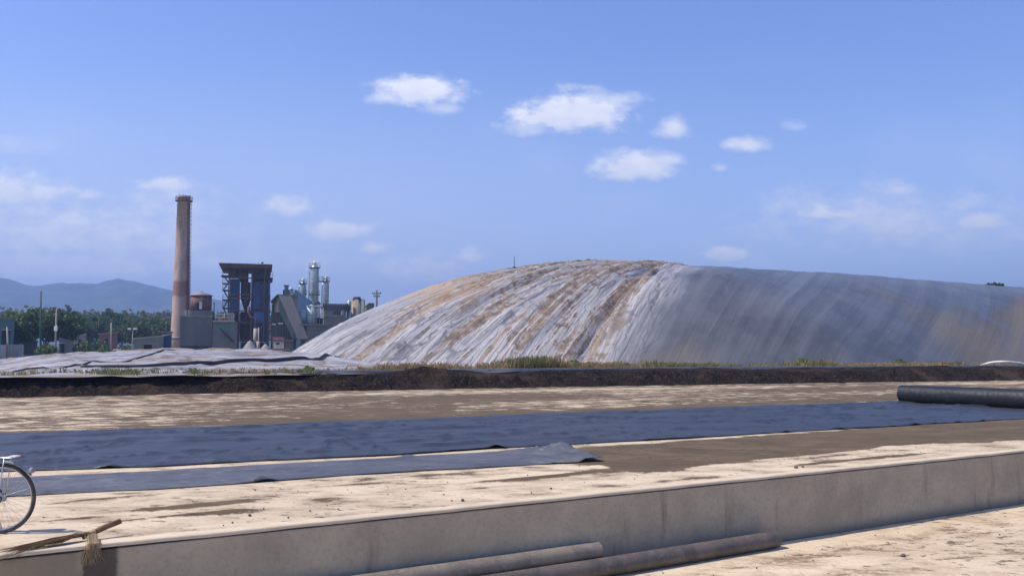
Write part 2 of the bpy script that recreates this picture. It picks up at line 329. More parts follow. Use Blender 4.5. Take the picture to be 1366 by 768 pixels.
def cover_mat():
    m, q = newmat('lagoon cover membrane')
    f = lambda n: q.n('ShaderNodeAttribute', attribute_name=n).outputs['Fac']
    uv = q.n('ShaderNodeCombineXYZ', {0: f('fu'), 1: f('fv'), 2: 0.0}).outputs[0]
    pos = q.n('ShaderNodeNewGeometry').outputs['Position']
    s1 = q.noise(q.n('ShaderNodeMapping', {'Vector': uv, 'Scale': (1, .12, 1)}).outputs[0], .45, 8, .62, .5)
    s2 = q.noise(q.n('ShaderNodeMapping', {'Vector': uv, 'Scale': (1, .10, 1)}).outputs[0], 2.2, 6, .65, .3)
    s5 = q.noise(q.n('ShaderNodeMapping', {'Vector': uv, 'Scale': (1, .14, 1)}).outputs[0], 7.0, 5, .65, .6); s3 = q.noise(pos, .9, 7, .7, .6); s4 = q.noise(pos, .22, 5, .6)
    d = f('dirt'); cl = f('clean_shade')
    uw = q.n('ShaderNodeVectorMath', {0: q.n('ShaderNodeMapping', {'Vector': uv, 'Scale': (.42, .075, 1)}).outputs[0], 1: q.n('ShaderNodeMapping', {'Vector': q.n('ShaderNodeTexNoise', {'Vector': pos, 'Scale': .5, 'Detail': 4.0}).outputs['Color'], 'Scale': (1.3, .8, 0)}).outputs[0]}, operation='ADD').outputs[0]
    vor = q.n('ShaderNodeTexVoronoi', {'Vector': uw, 'Scale': 1.0}); facet_shade = q.n('ShaderNodeSeparateColor', {0: vor.outputs['Color']}).outputs[0]
    ved = q.n('ShaderNodeTexVoronoi', {'Vector': uw, 'Scale': 1.0}, feature='DISTANCE_TO_EDGE').outputs['Distance']
    seam = q.ramp(q.m('ABSOLUTE', q.m('SUBTRACT', q.m('FRACT', q.m('MULTIPLY', f('fu'), .145)), .5)), .018, .008)
    ptone = q.n('ShaderNodeTexWhiteNoise', {'W': q.m('FLOOR', q.m('ADD', q.m('MULTIPLY', f('fu'), .145), .5))}, noise_dimensions='1D').outputs['Value']
    grey = q.mix(q.ramp(s2, .35, .65), (.52,.49,.465,1), (.215,.21,.225,1)); grey = q.mix(q.m('MULTIPLY', q.ramp(s1, .50, .68), .6), grey, (.16,.16,.185,1))  # darker grey blue bands paint the shade between the folds
    grey = q.mix(q.m('MULTIPLY', q.ramp(s5, .60, .72), .45), grey, (.13,.13,.15,1)); grey = q.mix(q.m('MULTIPLY', q.ramp(s5, .42, .34), .45), grey, (.68,.64,.60,1))
    grey = q.mix(q.m('MULTIPLY', q.ramp(s3, .5, .72), .6), grey, (.66,.63,.62,1))
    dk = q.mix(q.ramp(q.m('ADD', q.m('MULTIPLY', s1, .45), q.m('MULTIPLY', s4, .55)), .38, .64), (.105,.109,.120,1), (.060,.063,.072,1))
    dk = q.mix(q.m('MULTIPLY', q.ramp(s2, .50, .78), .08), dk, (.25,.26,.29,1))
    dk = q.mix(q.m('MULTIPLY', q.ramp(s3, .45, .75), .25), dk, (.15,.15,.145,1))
    grey = q.mix(q.m('MULTIPLY', facet_shade, .42), grey, (.20,.205,.24,1)); grey = q.mix(q.m('MULTIPLY', q.ramp(ved, .05, .012), .65), grey, (.10,.10,.12,1))  # cell tones and dark edges paint the shading of pleats and creases
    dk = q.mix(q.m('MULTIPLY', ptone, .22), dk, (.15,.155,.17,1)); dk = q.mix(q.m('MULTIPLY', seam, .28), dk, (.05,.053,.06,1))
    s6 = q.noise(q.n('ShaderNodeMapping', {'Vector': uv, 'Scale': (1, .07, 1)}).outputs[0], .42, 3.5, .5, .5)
    dk = q.mix(q.m('MULTIPLY', q.ramp(s6, .50, .74), .20), dk, (.26,.27,.285,1)); dk = q.mix(q.m('MULTIPLY', q.ramp(s6, .48, .30), .30), dk, (.05,.052,.06,1))  # soft pale and dark bands paint light and shade of broad folds
    col = q.mix(cl, grey, dk)  # dk: darker clean membrane, with the shade of that side put into its colour
    v = q.m('ADD', d, q.m('ADD', q.m('MULTIPLY', q.m('SUBTRACT', s1, .5), 2.7), q.m('ADD', q.m('MULTIPLY', q.m('SUBTRACT', s3, .5), 1.5), q.m('MULTIPLY', q.m('SUBTRACT', s2, .5), 1.2))))
    v = q.m('ADD', v, q.m('MULTIPLY', q.m('SUBTRACT', s5, .5), .8))
    mk = q.ramp(v, .48, .72)
    br = q.mix(q.ramp(s3, .4, .65), (.30,.215,.15,1), (.095,.072,.055,1))
    br = q.mix(f('ochre'), br, (.48,.34,.21,1))
    br = q.mix(q.m('MULTIPLY', cl, .85), br, (.17,.14,.11,1))
    mk = q.m('ADD', q.m('MULTIPLY', mk, q.m('SUBTRACT', 1.0, cl)), q.m('MULTIPLY', cl, q.ramp(q.m('ADD', d, q.m('ADD', q.m('MULTIPLY', q.m('SUBTRACT', s4, .5), 1.0), q.m('MULTIPLY', q.m('SUBTRACT', s2, .5), .9))), .15, 1.0)))
    mx = q.m('MULTIPLY', mk, q.m('SUBTRACT', .92, q.m('MULTIPLY', cl, .35)))
    col = q.mix(mx, col, br)
    h = q.m('ADD', q.m('MULTIPLY', s2, 1.0), q.m('ADD', s1, q.m('ADD', q.m('MULTIPLY', s3, .4), q.m('MULTIPLY', s5, .4))))
    rough = q.m('ADD', .36, q.m('MULTIPLY', mk, .45))
    return finish(m, q, col, rough, h, q.m('SUBTRACT', .55, q.m('MULTIPLY', cl, .38)), .30, spec=.35)
cover_m = cover_mat()

def liner_mat(name, c1, c2, rough, dust):
    m, q = newmat(name); pos = q.n('ShaderNodeNewGeometry').outputs['Position']
    rot = q.n('ShaderNodeMapping', {'Vector': pos, 'Rotation': (0, 0, -math.atan2(UY, UX)), 'Scale': (.45, 1, 1)}).outputs[0]
    a = q.noise(rot, 1.3, 6, .6, .5); b = q.noise(rot, 7, 5, .6); c = q.noise(pos, 60, 3, .6)
    col = q.mix(q.ramp(a, .35, .7), c4(c1), c4(c2))
    col = q.mix(q.m('MULTIPLY', q.ramp(b, .55, .78), dust), col, (.36,.33,.30,1))
    h = q.m('ADD', q.m('MULTIPLY', a, 1.0), q.m('MULTIPLY', b, .35))
    return finish(m, q, col, q.m('ADD', rough, q.m('MULTIPLY', b, .15)), h, .9, .10, spec=.75)
liner_m = liner_mat('black liner sheet', (.016,.017,.021), (.028,.028,.032), .36, .18)
liner2_m = liner_mat('dusty grey liner sheet', (.055,.055,.060), (.10,.098,.10), .45, .55)
m, q = newmat('rolled liner'); oc = q.n('ShaderNodeNewGeometry').outputs['Position']
rt = q.n('ShaderNodeMapping', {'Vector': oc, 'Rotation': (0, 0, -math.atan2(UY, UX)+R(38))}).outputs[0]
wv = q.n('ShaderNodeTexWave', {'Vector': rt, 'Scale': 2.6, 'Distortion': 2.0, 'Detail': 3.0}).outputs['Fac']; b = q.noise(oc, 8, 5, .6)
col = q.mix(q.m('MULTIPLY', q.ramp(b, .5, .75), .3), (.010,.012,.017,1), (.07,.07,.075,1))
roll_m = finish(m, q, col, .48, q.m('ADD', q.m('MULTIPLY', wv, .12), b), .6, .02, spec=.4)

# ------------------------------------------------------------------ structure: haze, ground, yard, platform
m, q = newmat('air')
pv = q.n('ShaderNodeVolumePrincipled', {'Color': (.38,.58,1.0,1), 'Density': 4.3e-4, 'Anisotropy': .2})
q.n('ShaderNodeOutputMaterial', {'Volume': pv.outputs[0]}); haze_m = m
hz = MB().box((0, 1950, 169), (6900, 4900, 342)).build('haze', haze_m); tag(hz, kind='stuff')

ZL, ZP = -.92, .75
DW = 8.80                                # distance of the wall face
# base line of the soil bank, as real points
bb = [W(0,530.5,0), W(341,523,0), W(683,517,0), W(1024,511.5,0), W(1366,507,0)]
d0 = (bb[0]-bb[1]).normalized(); d1 = (bb[-1]-bb[-2]).normalized()
bb = [bb[0]+d0*60, bb[0]+d0*20]+bb+[bb[-1]+d1*25, bb[-1]+d1*60]
bx_ = np.array([p.x for p in bb]); by_ = np.array([p.y for p in bb])
sl_ = np.concatenate([[0], np.cumsum(np.hypot(np.diff(bx_), np.diff(by_)))])
def bank(s):                             # point and outward normal at arc length s
    s = np.asarray(s, float); x = y = 0; x = sum(np.interp(s+o, sl_, bx_) for o in (-6,-3,0,3,6))/5; y = sum(np.interp(s+o, sl_, by_) for o in (-6,-3,0,3,6))/5
    x2 = sum(np.interp(s+1+o, sl_, bx_) for o in (-6,-3,0,3,6))/5; y2 = sum(np.interp(s+1+o, sl_, by_) for o in (-6,-3,0,3,6))/5
    tx, ty = x2-x, y2-y; l = np.hypot(tx, ty)+1e-9; return x, y, -ty/l, tx/l
SMAX = sl_[-1]-8; S0 = 8
kx = np.array([-20, 0, 341, 683, 1366]); sK = [float(np.hypot(p.x-bb[0].x, p.y-bb[0].y)) for p in (bb[2], bb[3], bb[4], bb[6])]
def ktop(s): return np.interp(s, sK, [.80, .88, .93, .95])

gx_ = np.array([-3400,-1500,-500,-150,-60,0,60,150,500,1500,3400.]); gy_ = np.array([-480,-100,-30,0,30,100,400,1500,4380.])
GX, GY = np.meshgrid(gx_, gy_, indexing='ij')
tag(gridmesh('ground', GX, GY, GX*0-1.05, field_m), kind='structure')
# plateau beyond the bank
ss = np.linspace(S0, SMAX, 60); x, y, nx, ny = bank(ss); kx_, ky_ = x+nx*3.7, y+ny*3.7
kx_ = np.concatenate([[kx_[0]-2900, kx_[0]-600, kx_[0]-100], kx_, [kx_[-1]+100, kx_[-1]+500, kx_[-1]+2800]])
ky_ = np.concatenate([[ky_[0]-60, ky_[0]-60, ky_[0]-40], ky_, [ky_[-1]+20, ky_[-1]+60, ky_[-1]+60]])
rows = np.array([0, 1, 3, 8, 20, 60, 200, 600, 1500, 3000, 4200.])
PX = np.repeat(kx_[:, None], len(rows), 1); PY = ky_[:, None]+rows[None, :]*(4300-ky_[:, None])/4200
tag(gridmesh('field', PX, PY, PX*0+ZP, field_m, flip=False), kind='structure')

tt, dd = np.meshgrid(np.arange(-30, 60, .5), np.arange(-30, DW+.01, .25), indexing='ij')
X, Y = UX*tt-UY*dd, UY*tt+UX*dd
mud = .08+.30*fbm(tt*.22, dd*.5, 3, 5)+.42*np.exp(-((dd-8.0)/.35)**2)*sst(tt, 2, 8)+.30*np.exp(-((dd-6.9-.02*tt)/.7)**2)
tag(gridmesh('yard', X, Y, X*0+ZL+.006*fbm(tt, dd, 3, 3), yard_m, {'mud': mud}), kind='structure')
# platform surface up to the bank
tt, v = np.meshgrid(np.arange(-36, 95, .20), np.linspace(0, 1, 150), indexing='ij')
def bank_d(t):
    s = np.linspace(S0, SMAX, 400); x, y, nx, ny = bank(s); a, b = toTD(x, y); return np.interp(t, a, b)
far = bank_d(tt)+1.2
dd = DW+.10+(far-DW-.10)*v**1.4
X, Y = UX*tt-UY*dd, UY*tt+UX*dd
PXX = CX+FPX*X/np.maximum(Y, 1)              # only used to read off where the mud lies
near_far = 21.0-.025*tt
mud = np.where(dd > near_far, .60+.10*sst(tt,0,12)+.24*fbm(tt*.12, dd*.35, 3, 2)-.22*np.exp(-((dd-bank_d(tt)+3.5)/1.3)**2)*sst(tt, 5, 25)+.25*np.exp(-((dd-near_far-1.2)/.8)**2)*sst(tt, 0, 8)
               -.15*sst(tt, 14, -4), 0.0)
mud = np.where(dd > bank_d(tt)-1.4, .62, mud)
nb = .20+.12*fbm(tt*.5, dd*1.5, 3, 8)
t80, d80 = toTD(*W(800, 606, 0)[:2])
lo = sorted(toTD(*W(a, b, 0)[:2]) for a, b in ((758,616),(790,627),(830,632),(870,634),(920,631),(955,618),(1040,610),(1110,603),(1180,596),(1280,591),(1366,588),(1500,583)))
lod = np.interp(tt, [a for a, b in lo], [b for a, b in lo])
wet = sst(tt, lo[0][0]-.3, lo[0][0]+.5)*sst(dd+.22*fbm(tt*.9, dd*2, 3, 9)-lod, -.10, .22)*.95*sst(-dd, -13.6, -12.9+.0*tt)
nb = np.maximum(nb, wet)+.22*np.exp(-((dd-12.3)/.5)**2)*(tt > t80)
for (px, py, a, b, s) in ((150,664,.5,.05,.6),(385,668,.5,.05,.5),(420,655,.8,.05,.6),(580,640,.9,.05,.7),(640,650,.5,.04,.6),(700,640,.8,.05,.7),(760,632,.9,.05,.6),(240,660,.4,.04,.5),(30,672,.3,.04,.6),(256,674,.75,.11,.9),(250,686,.8,.07,.8),(300,684,.5,.06,.7),(330,640,.3,.08,.5),(110,671,.3,.05,.6),(455,650,1.6,.05,.30),(60,690,.4,.04,.6),(90,692,.4,.04,.5),
                         (610,631,1.2,.09,.8),(520,641,1.2,.07,.6),(660,640,.7,.06,.5),(560,650,.6,.05,.45),(720,636,1,.05,.5),(200,655,.5,.04,.5),(70,672,.5,.04,.5),(170,700,.35,.03,.4),(470,638,1.2,.07,.5),(440,665,.3,.2,.3),(1150,612,1.9,.10,1.0),(1060,606,1.2,.12,.9),(1130,606,1.6,.08,.5),(900,640,1.5,.1,.4),(980,592,3,.3,.4),(1180,588,3,.25,.4),(880,622,1.8,.22,.75)):
    a0, b0 = toTD(*W(px, py, 0)[:2]); nb = nb+s*np.exp(-((tt-a0)/a)**2-((dd-b0)/b)**2)
mud = np.where(dd <= near_far, nb, mud)
tag(gridmesh('platform', X, Y, X*0+.008*fbm(tt*.8, dd*.8, 3, 3)+.012*sst(mud, .5, .8)*(.5+fbm(tt*1.5, dd*4, 4, 33, .65)), plat_m, {'mud': mud}), kind='structure')
# retaining wall with mortar coping
wl = empty('retaining_wall', TD(0, DW, ZL), 'long low grey concrete retaining wall in shade below the dusty platform', 'wall')
rz = math.atan2(UY, UX)
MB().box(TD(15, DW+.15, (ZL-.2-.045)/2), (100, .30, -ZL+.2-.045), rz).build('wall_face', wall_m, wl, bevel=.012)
tt, dd = np.meshgrid(np.arange(-35, 65, .08), np.array([0,0,.01,.04,.09,.14,.17,.19]), indexing='ij')
wob = .012*fbm(tt*2.5, tt*0, 4, 5)
zz = np.array([-.03,-.004,.007,.008,.008,.008,.008,-.02])[None, :]+.005*fbm(tt*3, dd*20, 3, 6)
D_ = DW-.008+dd+np.where(dd < .05, wob, 0)+np.where(dd > .12, wob*2.5, 0); X, Y = UX*tt-UY*D_, UY*tt+UX*D_
gridmesh('coping', X, Y, zz, cope_m, parent=wl, flip=True)

# soil bank with clods, and the kerb behind it
ss, v = np.meshgrid(np.arange(S0, SMAX, .07), np.linspace(0, 1, 64), indexing='ij')
x, y, nx, ny = bank(ss); kt = ktop(ss)
off = -.45+v*4.15+.35*fbm(ss*.35, ss*0, 3, 4)*(1-v)
prof = np.clip(sst(off, -.45, 1.5), 0, 1)
crest = kt-.10+.20*fbm(ss*.30, off*.6, 3, 12)-.25*sst(fbm(ss*.1, ss*0+3, 2, 19), .1, .5)*0
clod = (.20*np.abs(fbm(ss*1.6, off*1.8, 4, 21, .6))+.26*fbm(ss*.8, off*1.4, 4, 22, .6))*np.sin(np.pi*np.clip(prof*.92+.06, 0, 1))**.5
hump = .30*np.exp(-((ss-(sK[1]+8.5))/1.6)**2)*np.exp(-((off-1.8)/1.0)**2)
Z = prof*crest+clod*(1-.75*sst(off, 2.4, 3.4))+hump-.06+(.07*fbm(ss*4.5, off*5.5, 3, 23, .7))*np.sin(np.pi*np.clip(prof*.92+.06, 0, 1))**.3*(off < 3.2)
Z = np.where(off > 3.3, np.minimum(Z, kt-.06), Z)
tag(gridmesh('soil_bank', x+nx*off, y+ny*off, Z, soil_m, flip=False), kind='structure')
kb = MB(); s_ = np.arange(S0, SMAX, 1.5); x, y, nx, ny = bank(s_); kt = ktop(s_)
for i in range(len(s_)-1):
    if 5 > 1:
        a = Vector((x[i]+nx[i]*3.72, y[i]+ny[i]*3.72, 0)); b = Vector((x[i+1]+nx[i+1]*3.72, y[i+1]+ny[i+1]*3.72, 0)); mid = (a+b)/2
        kb.box((mid.x, mid.y, (kt[i]+.45)/2+random.uniform(-.006,.006)), ((b-a).length-.012, .22, kt[i]-.45), math.atan2(b.y-a.y, b.x-a.x))
tag(kb.build('kerb', kerb_m), kind='structure')

# mountains
gx_, gy_ = np.meshgrid(np.linspace(-3200, 900, 420), np.linspace(1900, 3700, 150), indexing='ij')
rp = [(-1400,430),(-700,385),(-300,392),(-120,378),(-50,372),(0,368),(12,369),(40,376),(55,377),(75,375),(100,375.5),(127,377),(145,369.5),(158,367),(175,371),(200,379),(230,388),(262,396),(300,399),(340,403),(400,412),(470,425),(560,450),(640,474),(900,474)]
rx = np.array([P(a, b, 2800).x for a, b in rp]); rzv = np.array([P(a, b, 2800).z for a, b in rp])
ridge = np.interp(gx_*2800/gy_**1.0, rx, rzv)
u = (gy_-2800)/900; prof = np.clip(1-np.abs(u)**1.25, 0, 1)
fol = (1-2*np.abs(fbm(gx_/260+u*.8, gy_/420, 5, 31)))
Z = ridge*prof*(1-.24*np.clip(1-fol, 0, 1)*(np.abs(u)+.05)**.6*1.4)+np.where(prof > 0, 3.0*fbm(gx_/25, gy_/25, 3, 8), 0)
m, q = newmat('wooded mountain'); pos = q.n('ShaderNodeNewGeometry').outputs['Position']
col = q.mix(q.ramp(q.noise(pos, .012, 8, .65), .35, .65), (.030,.055,.030,1), (.085,.085,.05,1))
mount_m = finish(m, q, col, 1.0, q.noise(pos, .05, 6, .7), .6, 6.0, spec=0.0)
tag(gridmesh('mountains', gx_, gy_, Z+ZP-.5, mount_m), kind='structure')

# ------------------------------------------------------------------ lagoon covers
T0, TR, DC, HW, HH = 19.7, 59.3, 73.0, 28.0, 10.6
def fold_c(t, av):                       # folds fan out from the ridge end on the left, run down the side on the right
    c0 = t+av*40+30*np.maximum(0, av-.5)**2; a = 69-t; b = av*HW
    phi = np.degrees(np.arctan2(b, np.maximum(a, .001))); r_ = np.hypot(a, b)
    cr = 69-(32.5-phi)*1.5
    w_ = sst(69-c0, 0, 4)*(a > 0)
    return c0*(1-w_)+cr*w_
def dome_h(t, d):
    et = np.clip((TR-t)/(TR-T0), 0, 2); av = np.abs(d-DC)/HW; p = 1.3
    rho = (et**p+av**p)**(1/p)
    base = np.clip(1-rho**2.38, -.08, 1)
    return HH*base, rho, av
def dome_z(t, d):
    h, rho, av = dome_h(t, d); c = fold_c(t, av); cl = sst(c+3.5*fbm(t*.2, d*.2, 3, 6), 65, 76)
    en = np.clip(h/2.0, 0, 1)
    f = .55*fbm(c*.13, av*.8, 2, 41)+.34*(.72-2*np.abs(vn(c*.34+.9*fbm(t*.10, d*.10, 2, 3), av*.9, 42)))+.10*(.72-2*np.abs(vn(c*.95+1.2*fbm(t*.25, d*.25, 2, 5), av*1.6, 43)))+.04*fbm(t*.7, d*.7, 4, 44)+.20*fbm(t*.22, d*.22, 3, 46)-.12
    g = .16*fbm(c*.12, av*.7, 2, 51)+.045*(.7-2*np.abs(vn(c*.35, av*.8, 52)))+.02*fbm(t*.6, d*.6, 3, 53)
    rr = np.clip(np.hypot(69-t, av*HW)/18, .15, 1)*(.40+.60*sst(av, .05, .35))
    f = f+.035*(1-2*np.abs(vn(c*2.6+1.5*fbm(t*.5, d*.5, 2, 7), av*4, 47)))
    return .72+h*1.0+en*(f*rr*(1-cl)*1.55+g*cl), rho, av, c, cl
tv = np.concatenate([np.arange(14, 75, .16), np.arange(75, 215, .45)]); dv = np.concatenate([np.arange(41, 76, .17), np.arange(76, 104, .8)])
t_, d_ = np.meshgrid(tv, dv, indexing='ij'); Z, rho, av, c, cl = dome_z(t_, d_)
tcut = (t_-T0)/2.0
dirt = .60+.22*fbm(t_*.08, d_*.08, 3, 61)+.25*fbm(c*.35, av*1.2, 3, 67)-.20*sst(-t_, -36, -26)
dirt = dirt*(1-cl)+cl*(-.15)
dirt += .22*np.exp(-((c-64)/7)**2)*(1-av)*(1-cl)
dirt += cl*1.10*sst(av+.30*fbm(c*.09, av*2, 3, 62), .50, .88)*sst(t_, 64, 80)
dirt += .95*cl*np.exp(-((t_-45)/5)**2)*sst(av, .64, .80)
dirt += .18*np.exp(-((t_-34)/5)**2-((av)/.16)**2)
ochre = .75*np.exp(-((t_-33)/5)**2-((av)/.20)**2)+.10*sst(fbm(c*.12,av*2,3,66),0,.5)
X, Y = UX*t_-UY*d_, UY*t_+UX*d_
dome = gridmesh('inflated_lagoon_cover', X, Y, Z, cover_m, {'fu': c, 'fv': np.where(t_ < 69, np.hypot(69-t_, av*28), av*28), 'dirt': dirt, 'clean_shade': cl, 'ochre': np.clip(ochre, 0, 1)})
tag(dome, 'huge inflated membrane cover like a hill, whitish folds left, smooth blue grey side right', 'lagoon cover')
# slack cover to the left
def slack_z(t, d):
    px = CX+FPX*(UX*t-UY*d)/np.maximum(UY*t+UX*d, 5)
    e = sst(d, 41, 62)*sst(-d, -96, -82)*sst(-t, -26, -14)
    top = 1.17*sst(px, -120, 250)
    f = .26*fbm(t*.16, d*.22, 3, 71)+.26*(1-2*np.abs(vn(t*.12+d*.05, d*.45+fbm(t*.15, d*.1, 2, 9)*2, 72)))+.10*(1-2*np.abs(vn(t*.35+d*.2, d*.35-t*.1, 75)))+.07*(1-2*np.abs(vn(t*.5, d*1.1, 73)))+.05*fbm(t*.9, d*.9, 3, 74)
    lump = .85*np.exp(-((px-78)/48)**2-((d-50)/4.5)**2)*0+.30*np.exp(-((px-70)/50)**2-((d-56)/6)**2)
    return .74+e*top+np.clip(e*3+.25, .05, 1)*f*.62+lump
t2, d2 = np.meshgrid(np.arange(-62, 25, .2), np.concatenate([np.arange(40.5, 75, .17), np.arange(75, 97, .8)]), indexing='ij')
Zs = slack_z(t2, d2); X, Y = UX*t2-UY*d2, UY*t2+UX*d2
dirt = .50+.25*fbm(t2*.1, d2*.2, 3, 81)+.25*sst(-d2, -46, -42)
sc = gridmesh('slack_lagoon_cover', X, Y, Zs, cover_m, {'fu': d2*1.3+.1*t2, 'fv': t2, 'dirt': dirt, 'clean_shade': X*0, 'ochre': X*0})
tag(sc, 'slack crumpled whitish membrane cover lying low on the left behind the dark soil bank', 'lagoon cover')
def surf(t, d): return float(max(dome_z(np.array([t*1.0]), np.array([d*1.0]))[0][0], slack_z(np.array([t*1.0]), np.array([d*1.0]))[0]))
def hose(name, tds, r, mat, n=60, lift=.7):
    pts = []
    for i in range(n):
        q_ = i/(n-1)*(len(tds)-1); j = min(int(q_), len(tds)-2); f = q_-j
        a = [tds[max(j-1,0)], tds[j], tds[j+1], tds[min(j+2, len(tds)-1)]]
        cr = [0.5*((2*a[1][k_])+(-a[0][k_]+a[2][k_])*f+(2*a[0][k_]-5*a[1][k_]+4*a[2][k_]-a[3][k_])*f*f+(-a[0][k_]+3*a[1][k_]-3*a[2][k_]+a[3][k_])*f**3) for k_ in (0,1)]
        pts.append(TD(cr[0], cr[1], surf(*cr)+r*lift))
    return MB().tube(pts, r, 10).build(name, mat)
blackp = pm('black hose', (.022,.022,.024), (.05,.048,.045), 2, rough=.5, streak=False)
def td_at(px, Y): x_ = (px-CX)/FPX*Y; return toTD(x_, Y)
tag(hose('ballast_tube', [td_at(110,43), td_at(230,45.5), td_at(330,49), td_at(400,52), td_at(432,56), td_at(452,61), td_at(466,66)], .11, blackp),
    'thick black ballast tube curving along the foot of the inflated cover', 'tube')
tag(hose('edge_cable', [td_at(20,41), td_at(180,50), td_at(330,66), td_at(396,76)], .045, blackp),
    'thin dark tube lying across the slack cover towards the factory', 'tube')
# small things on the big cover
def brush(name, c, r, n, mat, size, parent=None, flat=.6):
    d = rng.normal(size=(n, 3)); d /= np.linalg.norm(d, axis=1)[:, None]; rr = rng.random(n)**.45
    C = np.array(c)+d*rr[:, None]*np.array([r, r, r*flat]); a = rng.normal(size=(n, 3)); a /= np.linalg.norm(a, axis=1)[:, None]
    b = np.cross(a, rng.normal(size=(n, 3))); b /= np.linalg.norm(b, axis=1)[:, None]
    return quadcloud(name, C, a*size, b*size*.6, mat, parent, rng.random(n))
pr = P(1326, 374, 124); tt_, dd_ = toTD(pr.x, pr.y); pr.z = surf(tt_, dd_)
br = empty('brush_heap', pr, 'small dark heap of brush lying on the crest of the big cover', 'brush')
brush('twigs', pr+Vector((0,0,.35)), 1.3, 200, leaf_dark, .22, br, .26)
def stick_branch(o, c, n, L):
    mb = MB()
    for i in range(n):
        a = random.uniform(0, 6.28); mb.tube([c, c+Vector((math.cos(a)*L, math.sin(a)*L*.5, random.uniform(.1,.7)))], [.05, .02], 5)
    return mb.build('branch', bark, o)
stick_branch(br, pr, 7, 1.2)
tm, dm = toTD(*P(686, 356, 84)[:2]); zt = surf(tm, dm)
mp = empty('marker_pole', TD(tm, dm, zt), 'thin dark marker pole standing on the crest of the big cover', 'pole')
MB().tube([TD(tm, dm, zt-.3), TD(tm, dm, zt+1.1)], .035, 6).build('pole', dark_steel, mp)
MB().box(TD(tm, dm, zt+.02), (.3,.3,.08)).build('base_plate', dark_steel, mp)

# ------------------------------------------------------------------ liners on the platform
def strip(name, nearpts, farpts, mat, bumps, label, amp=.02, z0=.018, n=420, mm=46, seed=1, tongue=False):
    npx = np.array([[p.x, p.y] for p in nearpts]); fpx = np.array([[p.x, p.y] for p in farpts])
    u = np.linspace(0, 1, n)
    def interp(a):
        l = np.concatenate([[0], np.cumsum(np.hypot(*np.diff(a, axis=0).T))]); l /= l[-1]; return np.stack([np.interp(u, l, a[:,0]), np.interp(u, l, a[:,1])], -1)
    A, B = interp(npx), interp(fpx); v = np.linspace(0, 1, mm)
    G = A[:, None, :]*(1-v[None, :, None])+B[:, None, :]*v[None, :, None]
    t, d = toTD(G[..., 0], G[..., 1])
    edge = np.minimum(1, np.minimum(v, 1-v)[None, :]*8)+0*t
    wv = (1-2*np.abs(vn(t*.45+.5*fbm(t, d, 2, seed), d*2.4+1.6*fbm(t*.4, d*.4, 2, seed+3), seed)))
    Z = z0+amp*(.5+.5*fbm(t*.8, d*1.5, 3, seed+5))*1.0+amp*1.3*np.clip(wv, 0, 1)**3+.006*fbm(t*4, d*4, 2, seed+7)
    Z = Z*(.35+.65*edge)+.004
    for (px, py, wd, h) in bumps:
        c = W(px, py, 0); rr = (G[..., 0]-c.x)**2+(G[..., 1]-c.y)**2; Z = Z+h*np.exp(-rr/(wd*wd))
    wob = .06*fbm(t*.9, d*0+(v[None,:] > .5)*7, 3, seed+9)
    G = G+np.stack([-UY*wob, UX*wob], -1)
    if tongue:
        e = sst(u, .965, 1.0)[:, None]; Z = Z+e*(.05*(1-2*np.abs(vn(t*6, d*1.2, 91)))+.07*np.exp(-((v[None,:]-.75)/.22)**2)+.03)
    o = gridmesh(name, G[..., 0], G[..., 1], Z, mat)
    sm = o.modifiers.new('thickness', 'SOLIDIFY'); sm.thickness = .004; sm.offset = -1
    tag(o, label, 'liner sheet'); return o
TROLL = 27.6
farp = [TD(-30, 21.9), W(0,580,0), W(400,564.5,0), W(800,549,0), W(1195,535.2,0), TD(TROLL, 20.3)]
nrp = [TD(-30, 15.4), W(0,629.5,0), W(205,623,0), W(345,615.5,0), W(546,606,0), W(660,598.5,0), W(766,593,0), W(1000,580,0), TD(TROLL, 12.75)]
strip('liner_sheet', nrp, farp, liner_m, [(146,624,.13,.06),(290,616,.16,.05),(358,612.5,.16,.04),(660,598,.14,.07),(560,603,.1,.03),(430,609,.12,.04),(795,593,.12,.05),(868,588,.1,.04),(990,582,.1,.04),(925,585,.1,.03),(1050,577,.1,.04),(1118,572.5,.12,.05),(1218,567,.12,.06),(1245,565.5,.1,.04),(1310,562,.1,.04),(1278,564,.1,.03)],
      'wide glossy blue black liner sheet unrolled across the concrete platform', amp=.042, seed=101, n=700, mm=60)
far2 = [TD(-30, 14.2), W(0,638,0), W(205,629,0), W(345,620,0), W(473,613.5,0), W(660,602.5,0), W(744,598,0)]
nr2 = [TD(-30, 12.0), W(0,662.5,0), W(205,653,0), W(345,643.5,0), W(400,639,0), W(546,629.5,0), W(693,621,0), W(806,616,0)]
strip('liner_sheet', nr2, far2, liner2_m, [(345,642,.10,.075),(360,642,.08,.03),(60,657,.1,.02),(545,611,.14,.04)],
      'narrow dusty grey liner sheet with crumpled right end beside the wide sheet', amp=.014, z0=.014, n=620, mm=26, seed=141, tongue=True)
